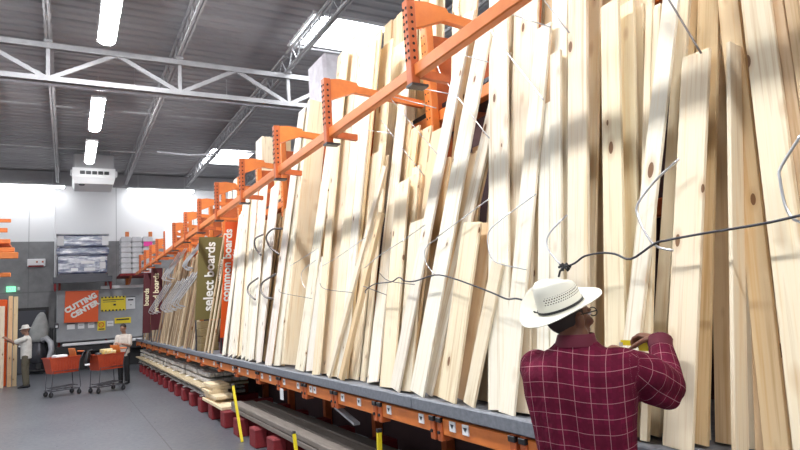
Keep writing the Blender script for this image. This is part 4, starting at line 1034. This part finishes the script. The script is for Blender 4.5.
def weave_attribute(me, segs):
    """cloth coordinates: round the limb and along it, taken from the nearest limb"""
    at = me.attributes.new('weave', 'FLOAT_VECTOR', 'POINT'); vals = []
    segs = [(Vector(a), Vector(b), r, kind) for a, b, r, kind in segs]
    for v in me.vertices:
        best = None
        for i, (a, b, r, kind) in enumerate(segs):
            d = b - a; t_ = max(0, min(1, (v.co - a).dot(d) / d.length_squared)); q = (v.co - (a + d * t_)).length / r
            if best is None or q < best[0]: best = (q, i, t_)
        a, b, r, kind = segs[best[1]]
        if kind == 'torso':
            p = v.co; uu = p.x * (1 - .22 * (p.z - 1.3)) if abs(p.x) < .205 else p.y + .205
            vals += [uu, p.z + .012 * math.sin(p.x * 14), 0]
        else:
            d = (b - a).normalized(); e = d.cross(Vector((0, 0, 1))).normalized(); g = d.cross(e); w_ = v.co - a
            vals += [math.atan2(w_.dot(g), w_.dot(e)) * .07, w_.dot(d) + best[1] * .021, 0]
    at.data.foreach_set('vector', vals)

# the man measuring, seen from behind
PX, PY, TH = 1.817, 1.848, R(35)
man = thing('person', 'person in straw hat and red plaid shirt holding a yellow tape measure', 'person', (0, 0, 0))
HEADC = (-.03, .045, 1.632)
SHL, ELL, WRL = (-.172, .01, 1.445), (-.165, .20, 1.235), (.03, .37, 1.435)
SHR, ELR, WRR = (.19, .01, 1.455), (.308, .17, 1.345), (.292, .355, 1.515)
b = MB()
hm = head_shape(b, HEADC, R(-38), R(4))
b.limb([(0, -.03, 1.44), (.0, .0, 1.52), (-.01, .022, 1.57)], [.066, .062, .060])
b.loft([ell((0, 0, .86), .15, .105), ell((0, 0, .95), .165, .115), ell((0, .0, 1.08), .148, .105), ell((0, -.005, 1.27), .165, .115), ell((0, -.015, 1.41), .175, .10), ell((0, -.02, 1.47), .12, .07), ell((0, -.02, 1.50), .07, .055)])
b.limb([SHL, ELL], [.055, .043]); b.limb([ELL, WRL], [.043, .028]); b.limb([SHR, ELR], [.055, .043]); b.limb([ELR, WRR], [.043, .029])
for sg in (-1, 1): b.limb([(sg * .09, .0, .90), (sg * .10, .02, .48), (sg * .11, -.01, .10)], [.088, .06, .042]); b.limb([(sg * .11, -.02, .055), (sg * .125, .15, .035)], [.04, .032])
hand_shape(b, WRR, (-.72, .42, .16), (-.25, .05, -1), (-.5, -.5, -.3), .95)
hand_shape(b, WRL, (.55, .35, .35), (.1, .3, -1), (-.2, 1, .2), .8)
body = link_mesh('body', remesh(b, .0065, 2), skin_d, man)
# shirt
b = MB()
b.loft([ell((.005, .005, .84), .192, .150, p=2.3), ell((.0, .0, .95), .190, .148, p=2.3), ell((0, .0, 1.08), .186, .142, p=2.3), ell((-.003, -.005, 1.22), .202, .145, p=2.3), ell((-.004, -.012, 1.34), .222, .138, p=2.5),
        ell((-.004, -.018, 1.42), .226, .122, p=2.5), ell((0, -.022, 1.465), .205, .105, p=2.2), ell((0, -.02, 1.50), .155, .085), ell((0, -.014, 1.525), .105, .075), ell((0, -.006, 1.55), .078, .07)])
b.limb([SHL, (-.18, .09, 1.33), ELL], [.075, .07, .064]); b.limb([ELL, (-.01, .33, 1.40)], [.062, .045])
b.limb([(.155, -.005, 1.435), (.25, .06, 1.40), ELR], [.088, .088, .076]); b.limb([ELR, (.305, .25, 1.415), (.296, .325, 1.485)], [.074, .062, .050])
b.limb([(.25, .05, 1.345), (.31, .15, 1.30)], [.055, .05])
me = remesh(b, .009, 3)
weave_attribute(me, [((0, 0, .85), (0, -.01, 1.40), .17, 'torso'), ((-.14, -.02, 1.46), (.14, -.02, 1.46), .09, 'torso'), ((-.19, .05, 1.40), ELL, .06, 'arm'), (ELL, WRL, .06, 'arm'), ((.235, .03, 1.42), ELR, .08, 'arm'), (ELR, WRR, .065, 'arm')])
rnd = random.Random(4)
for v in me.vertices:                                # loose folds down the back
    p = v.co; k = max(0, min(1, (1.42 - p.z) / .2)); 
    if abs(p.x) < .2: v.co.y -= k * (.007 * math.sin(p.x * 55 + 5 * p.z) + .006 * math.sin(p.x * 23 - 7 * p.z)) * (1 if p.y < 0 else .3)
shirt = link_mesh('plaid_shirt', me, plaid(), man)
sh_m = mat('plain_maroon', (.10, .006, .02), .85)
c = MB(); rg = []
for z, rx, ry, oy in ((1.53, .088, .082, -.012), (1.555, .079, .082, -.004), (1.575, .074, .078, .004), (1.577, .070, .074, .004), (1.54, .072, .072, -.006)): rg.append(ell((0, oy, z), rx, ry, 22))
c.loft(rg, cap=False); c.build('collar', sh_m, shirt, smooth=True)
cf = MB(); wv = (Vector(WRR) - Vector(ELR)).normalized(); q = Vector(WRR) - wv * .035
cf.tube([q - wv * .03, q, q + wv * .028], [.052, .050, .054], 16, cap=False).tube([q + wv * .028, q - wv * .02], [.0535, .048], 16, cap=False).build('cuff', sh_m, shirt, smooth=True)
jm = mottled('denim', (.03, .045, .09), (.05, .07, .13), 20, .85)
b = MB(); b.loft([ell((0, 0, .83), .165, .125), ell((0, 0, .92), .172, .128), ell((0, 0, 1.0), .165, .122)])
for sg in (-1, 1): b.limb([(sg * .09, .0, .88), (sg * .10, .02, .48), (sg * .11, -.01, .10)], [.105, .078, .068])
link_mesh('jeans', remesh(b, .012, 2), jm, man)
for sg in (-1, 1):
    b = MB(); x = sg * .11
    b.loft([[(x + sg * .01 * k + rx * math.cos(q), yy + .0, .012 + h * (.5 + .5 * math.sin(q))) for q in [2 * math.pi * j / 12 for j in range(12)]] for k, (yy, rx, h) in enumerate(((-.09, .02, .05), (-.075, .042, .095), (.0, .046, .10), (.09, .050, .07), (.16, .042, .05), (.185, .015, .03)))])
    b.box(x - .045, x + .05 + .0, -.085, .17, 0.0, .014); b.build('shoe', M['rubber'], man, smooth=False)
# straw hat: creased crown, black band, broad curled brim
straw = mat('straw', (.86, .84, .74), .75, spec=.2); t = NT(straw); v = t.coord(); sx = t.n('ShaderNodeSeparateXYZ'); t.l(v, sx.inputs[0])
an = t.math('ARCTAN2', sx.outputs[1], sx.outputs[0]); z = sx.outputs[2]
uu = t.math('MULTIPLY', an, 8.0); ww = t.math('MULTIPLY', z, 95.0)
dia = t.math('LESS_THAN', t.math('ADD', t.math('ABSOLUTE', t.math('SUBTRACT', t.math('FRACT', t.math('ADD', uu, t.math('MULTIPLY', t.math('FLOOR', ww), .5))), .5)), t.math('ABSOLUTE', t.math('SUBTRACT', t.math('FRACT', ww), .5))), .36)
inb = t.math('MULTIPLY', t.math('GREATER_THAN', z, .046), t.math('LESS_THAN', z, .078))
rad = t.math('LESS_THAN', t.math('ADD', t.math('POWER', sx.outputs[0], 2.0), t.math('POWER', sx.outputs[1], 2.0)), .0145)
side = t.math('GREATER_THAN', t.math('ABSOLUTE', sx.outputs[0]), .035)
t.l(t.mix(t.math('MULTIPLY', t.math('MULTIPLY', dia, inb), t.math('MULTIPLY', rad, side)), (.84, .81, .70, 1), (.10, .075, .04, 1)), t.b.inputs['Base Color'])
t.bump(t.noise(t.vmath('MULTIPLY', v, (1, 1, 2)), 260, 2), .25, .004)
hat = MB(); N = 40; rings = []
for zz, sc in ((.0, 1.0), (.03, .985), (.06, .965), (.085, .93), (.105, .86), (.115, .74), (.112, .56), (.104, .34), (.10, .05)):
    r_ = []
    for k in range(N):
        a = 2 * math.pi * k / N; ca, sa = math.cos(a), math.sin(a)
        x = .088 * sc * ca; y_ = .108 * sc * sa
        pinch = max(0, (zz - .05) / .06) * max(0, sa) ** 2
        x *= 1 - .30 * pinch; dz = -.018 * max(0, (zz - .06) / .05) * sa
        dz += (.012 * max(0, (zz - .08) / .03) * (abs(ca) ** 2 if sc > .5 else -.9))
        r_.append((x, y_, zz + dz))
    rings.append(r_)
hat.loft(rings, cap=False); hat.f.append(tuple((len(rings) - 1) * N + k for k in range(N))); hat.mi.append(0)
def brim(off):
    out = []
    for q in (0, .15, .35, .55, .75, .92, 1.0):
        r_ = []
        for k in range(N):
            a = 2 * math.pi * k / N; ca, sa = math.cos(a), math.sin(a)
            x = (.088 + .092 * q) * ca; y_ = (.108 + .088 * q) * sa
            zz = -.012 * q * sa * sa + abs(ca) ** 3 * q ** 2.2 * (.012 if ca > 0 else .095) + .022 * q ** 2 * max(0, sa) ** 2
            x *= 1 - .10 * q ** 3 * abs(ca) ** 3
            r_.append((x, y_, zz + off))
        out.append(r_)
    return out
up_, lo_ = brim(.0), brim(-.004)
hat.loft(up_ + lo_[::-1], cap=False)
HM = Matrix.Translation(Vector(HEADC)) @ Matrix.Rotation(R(-46), 4, 'Z') @ Matrix.Rotation(R(20), 4, 'X') @ Matrix.Rotation(R(5), 4, 'Y') @ Matrix.Translation(Vector((0, -.014, .066))) @ Matrix.Scale(.93, 4)
ho = bpy.data.objects.new('straw_hat', hat.mesh('straw_hat', straw, smooth=True)); COL.objects.link(ho); ho.parent = man; ho.matrix_local = HM
bd = MB(); bd.loft([[((.088 * 1.0 + e) * math.cos(a), (.108 + e) * math.sin(a), zz) for a in [2 * math.pi * k / N for k in range(N)]] for zz, e in ((.004, .0005), (.004, .0032), (.015, .0028), (.015, .0))], cap=False)
bd.tube([(-.03, -.104, .012), (-.045, -.112, .022), (-.05, -.105, .012)], .003, 6)
bo = bpy.data.objects.new('hat_band', bd.mesh('hat_band', M['black'])); COL.objects.link(bo); bo.parent = ho
g = MB()
for sg in (-1, 1): g.tube([hm @ Vector((sg * .084, -.01, .022)), hm @ Vector((sg * .078, .085, .026)), hm @ Vector((sg * .06, .1, .026))], .0028, 6)
for sg in (-1, 1): g.tube([hm @ Vector((sg * .036 + .024 * math.cos(a), .104, .020 + .018 * math.sin(a))) for a in [2 * math.pi * k / 12 for k in range(13)]], .0022, 6)
g.build('glasses', M['black'], man)
for sg in (-1, 1):
    e = MB().ball(hm @ Vector((sg * .034, .0835, .018)), .0105); eo = e.build('eye', M['paper'], man, smooth=True)
hair = MB().ball((0, -.016, .030), .0785, .0935, .090, 22, 14); hair.v = [hm @ p for p in hair.v]
hair.build('hair', mat('grey_hair', (.045, .030, .026), .9), man, smooth=True)
man.location = (PX, PY, 0); man.rotation_euler = (0, 0, TH - R(90)); ORG[man.name] = Vector((PX, PY, 0))
def mw(p): return Matrix.Translation(Vector((PX, PY, 0))) @ Matrix.Rotation(TH - R(90), 4, 'Z') @ Vector(p)
tm = thing('tape_measure', 'yellow tape measure stretched between the hands of the man in the hat', 'tape measure', mw((.17, .42, 1.49)))
q0, q1 = mw((.12, .435, 1.50)), mw((.25, .395, 1.492))
MB().bar(q0, q1, .004, .024).build('blade', M['yellow'], tm)
MB().bar(mw((.205, .412, 1.487)), mw((.245, .392, 1.485)), .03, .045).build('case', M['yellow'], tm)
MB().bar(q0, q0 + Vector((0, 0, -.016)), .02, .003).build('end_hook', M['steel'], tm)

# the two people at the far end
def small_person(label, loc, rz, top, trouser, skin, sl, el, wl, sr, er, wr, hat=False, hair_c=None, hgt=1.0, pitch=0, yaw=0, top_m=None, bottom=.80):
    t = thing('person', label, 'person', (0, 0, 0))
    b = MB(); m = head_shape(b, (0, .03, 1.60), yaw, pitch)
    b.limb([(0, -.02, 1.40), (0, .0, 1.52)], [.06, .054])
    b.loft([ell((0, 0, .86), .15, .105), ell((0, 0, 1.08), .15, .11), ell((0, -.005, 1.28), .17, .115), ell((0, -.01, 1.40), .13, .08), ell((0, -.01, 1.43), .07, .055)])
    for s_, e_, w_, sg in ((sl, el, wl, -1), (sr, er, wr, 1)):
        b.limb([s_, e_], [.05, .041]); b.limb([e_, w_], [.041, .028])
        f = (Vector(w_) - Vector(e_)).normalized(); hand_shape(b, Vector(w_) + f * .02, f, (-sg * .6, .1, -.6), (-sg, .3, .3), .7)
    for sg in (-1, 1): b.limb([(sg * .085, 0, .88), (sg * .095, .02, .47), (sg * .10, -.01, .09)], [.085, .058, .04])
    link_mesh('body', remesh(b, .010, 2), skin, t)
    b = MB(); b.loft([ell((0, .0, bottom), .175, .135), ell((0, 0, 1.0), .172, .138), ell((0, 0, 1.2), .182, .138), ell((0, -.005, 1.34), .185, .118), ell((0, -.01, 1.41), .13, .085), ell((0, -.005, 1.45), .072, .065)])
    for s_, e_ in ((sl, el), (sr, er)): b.limb([s_, Vector(s_).lerp(Vector(e_), .8)], [.075, .07])
    link_mesh('shirt', remesh(b, .012, 3), top_m, t)
    b = MB(); b.loft([ell((0, 0, .82), .158, .12), ell((0, 0, .95), .165, .125)])
    for sg in (-1, 1): b.limb([(sg * .085, .0, .86), (sg * .095, .02, .47), (sg * .10, -.01, .10)], [.10, .075, .065])
    link_mesh('trousers', remesh(b, .013, 2), trouser, t)
    for sg in (-1, 1):
        x = sg * .10; s2 = MB()
        s2.loft([[(x + rx * math.cos(q), yy, .004 + h * (.5 + .5 * math.sin(q))) for q in [2 * math.pi * j / 12 for j in range(12)]] for yy, rx, h in ((-.09, .02, .05), (-.07, .042, .09), (.03, .046, .09), (.12, .046, .06), (.175, .015, .03))])
        s2.build('shoe', M['black'], t)
    if hat:
        h = MB(); h.lathe([(.155, -.030), (.16, -.026), (.10, .004), (.092, .03), (.085, .07), (.06, .085), (.0, .088)], (0, 0, 0), 24)
        o = bpy.data.objects.new('bucket_hat', h.mesh('bucket_hat', hat, smooth=True)); COL.objects.link(o); o.parent = t; o.matrix_local = m @ Matrix.Translation(Vector((0, -.01, .068)))
    if hair_c:
        h = MB(); h.ball((0, -.022, .052), .082, .098, .096, 18, 12)
        h.v = [m @ p for p in h.v]; h.build('hair', hair_c, t, smooth=True)
    t.location = loc; t.rotation_euler = (0, 0, rz); t.scale = (hgt,) * 3; return t
offw = mottled('pale_shirt', (.68, .66, .62), (.55, .53, .49), 12, .8)
beige = mottled('beige_top', (.62, .56, .50), (.50, .44, .39), 14, .85)
olive = mottled('olive_trousers', (.085, .075, .05), (.12, .105, .075), 12, .85)
blk = mat('black_trousers', (.01, .01, .012), .8)
small_person('person in white bucket hat, pale shirt and olive trousers holding a plank at the left', (-1.04, 21.0, 0), R(82), None, olive, skin_m,
             (-.17, 0, 1.36), (-.20, .25, 1.28), (-.10, .46, 1.40), (.17, 0, 1.36), (.20, .22, 1.22), (.04, .40, 1.30), hat=offw, hgt=1.03, pitch=R(-6), top_m=offw)
small_person('person in beige top and black trousers standing right of the carts looking down', (1.39, 18.72, 0), R(150), None, blk, skin_m,
             (-.17, 0, 1.36), (-.21, .07, 1.10), (-.03, .27, 1.18), (.17, 0, 1.36), (.21, .07, 1.10), (.03, .27, 1.16), hair_c=mat('dark_hair', (.02, .014, .012), .7), hgt=.95, pitch=R(-22), top_m=beige)
EXPO = 1.2
S.view_settings.exposure = EXPO
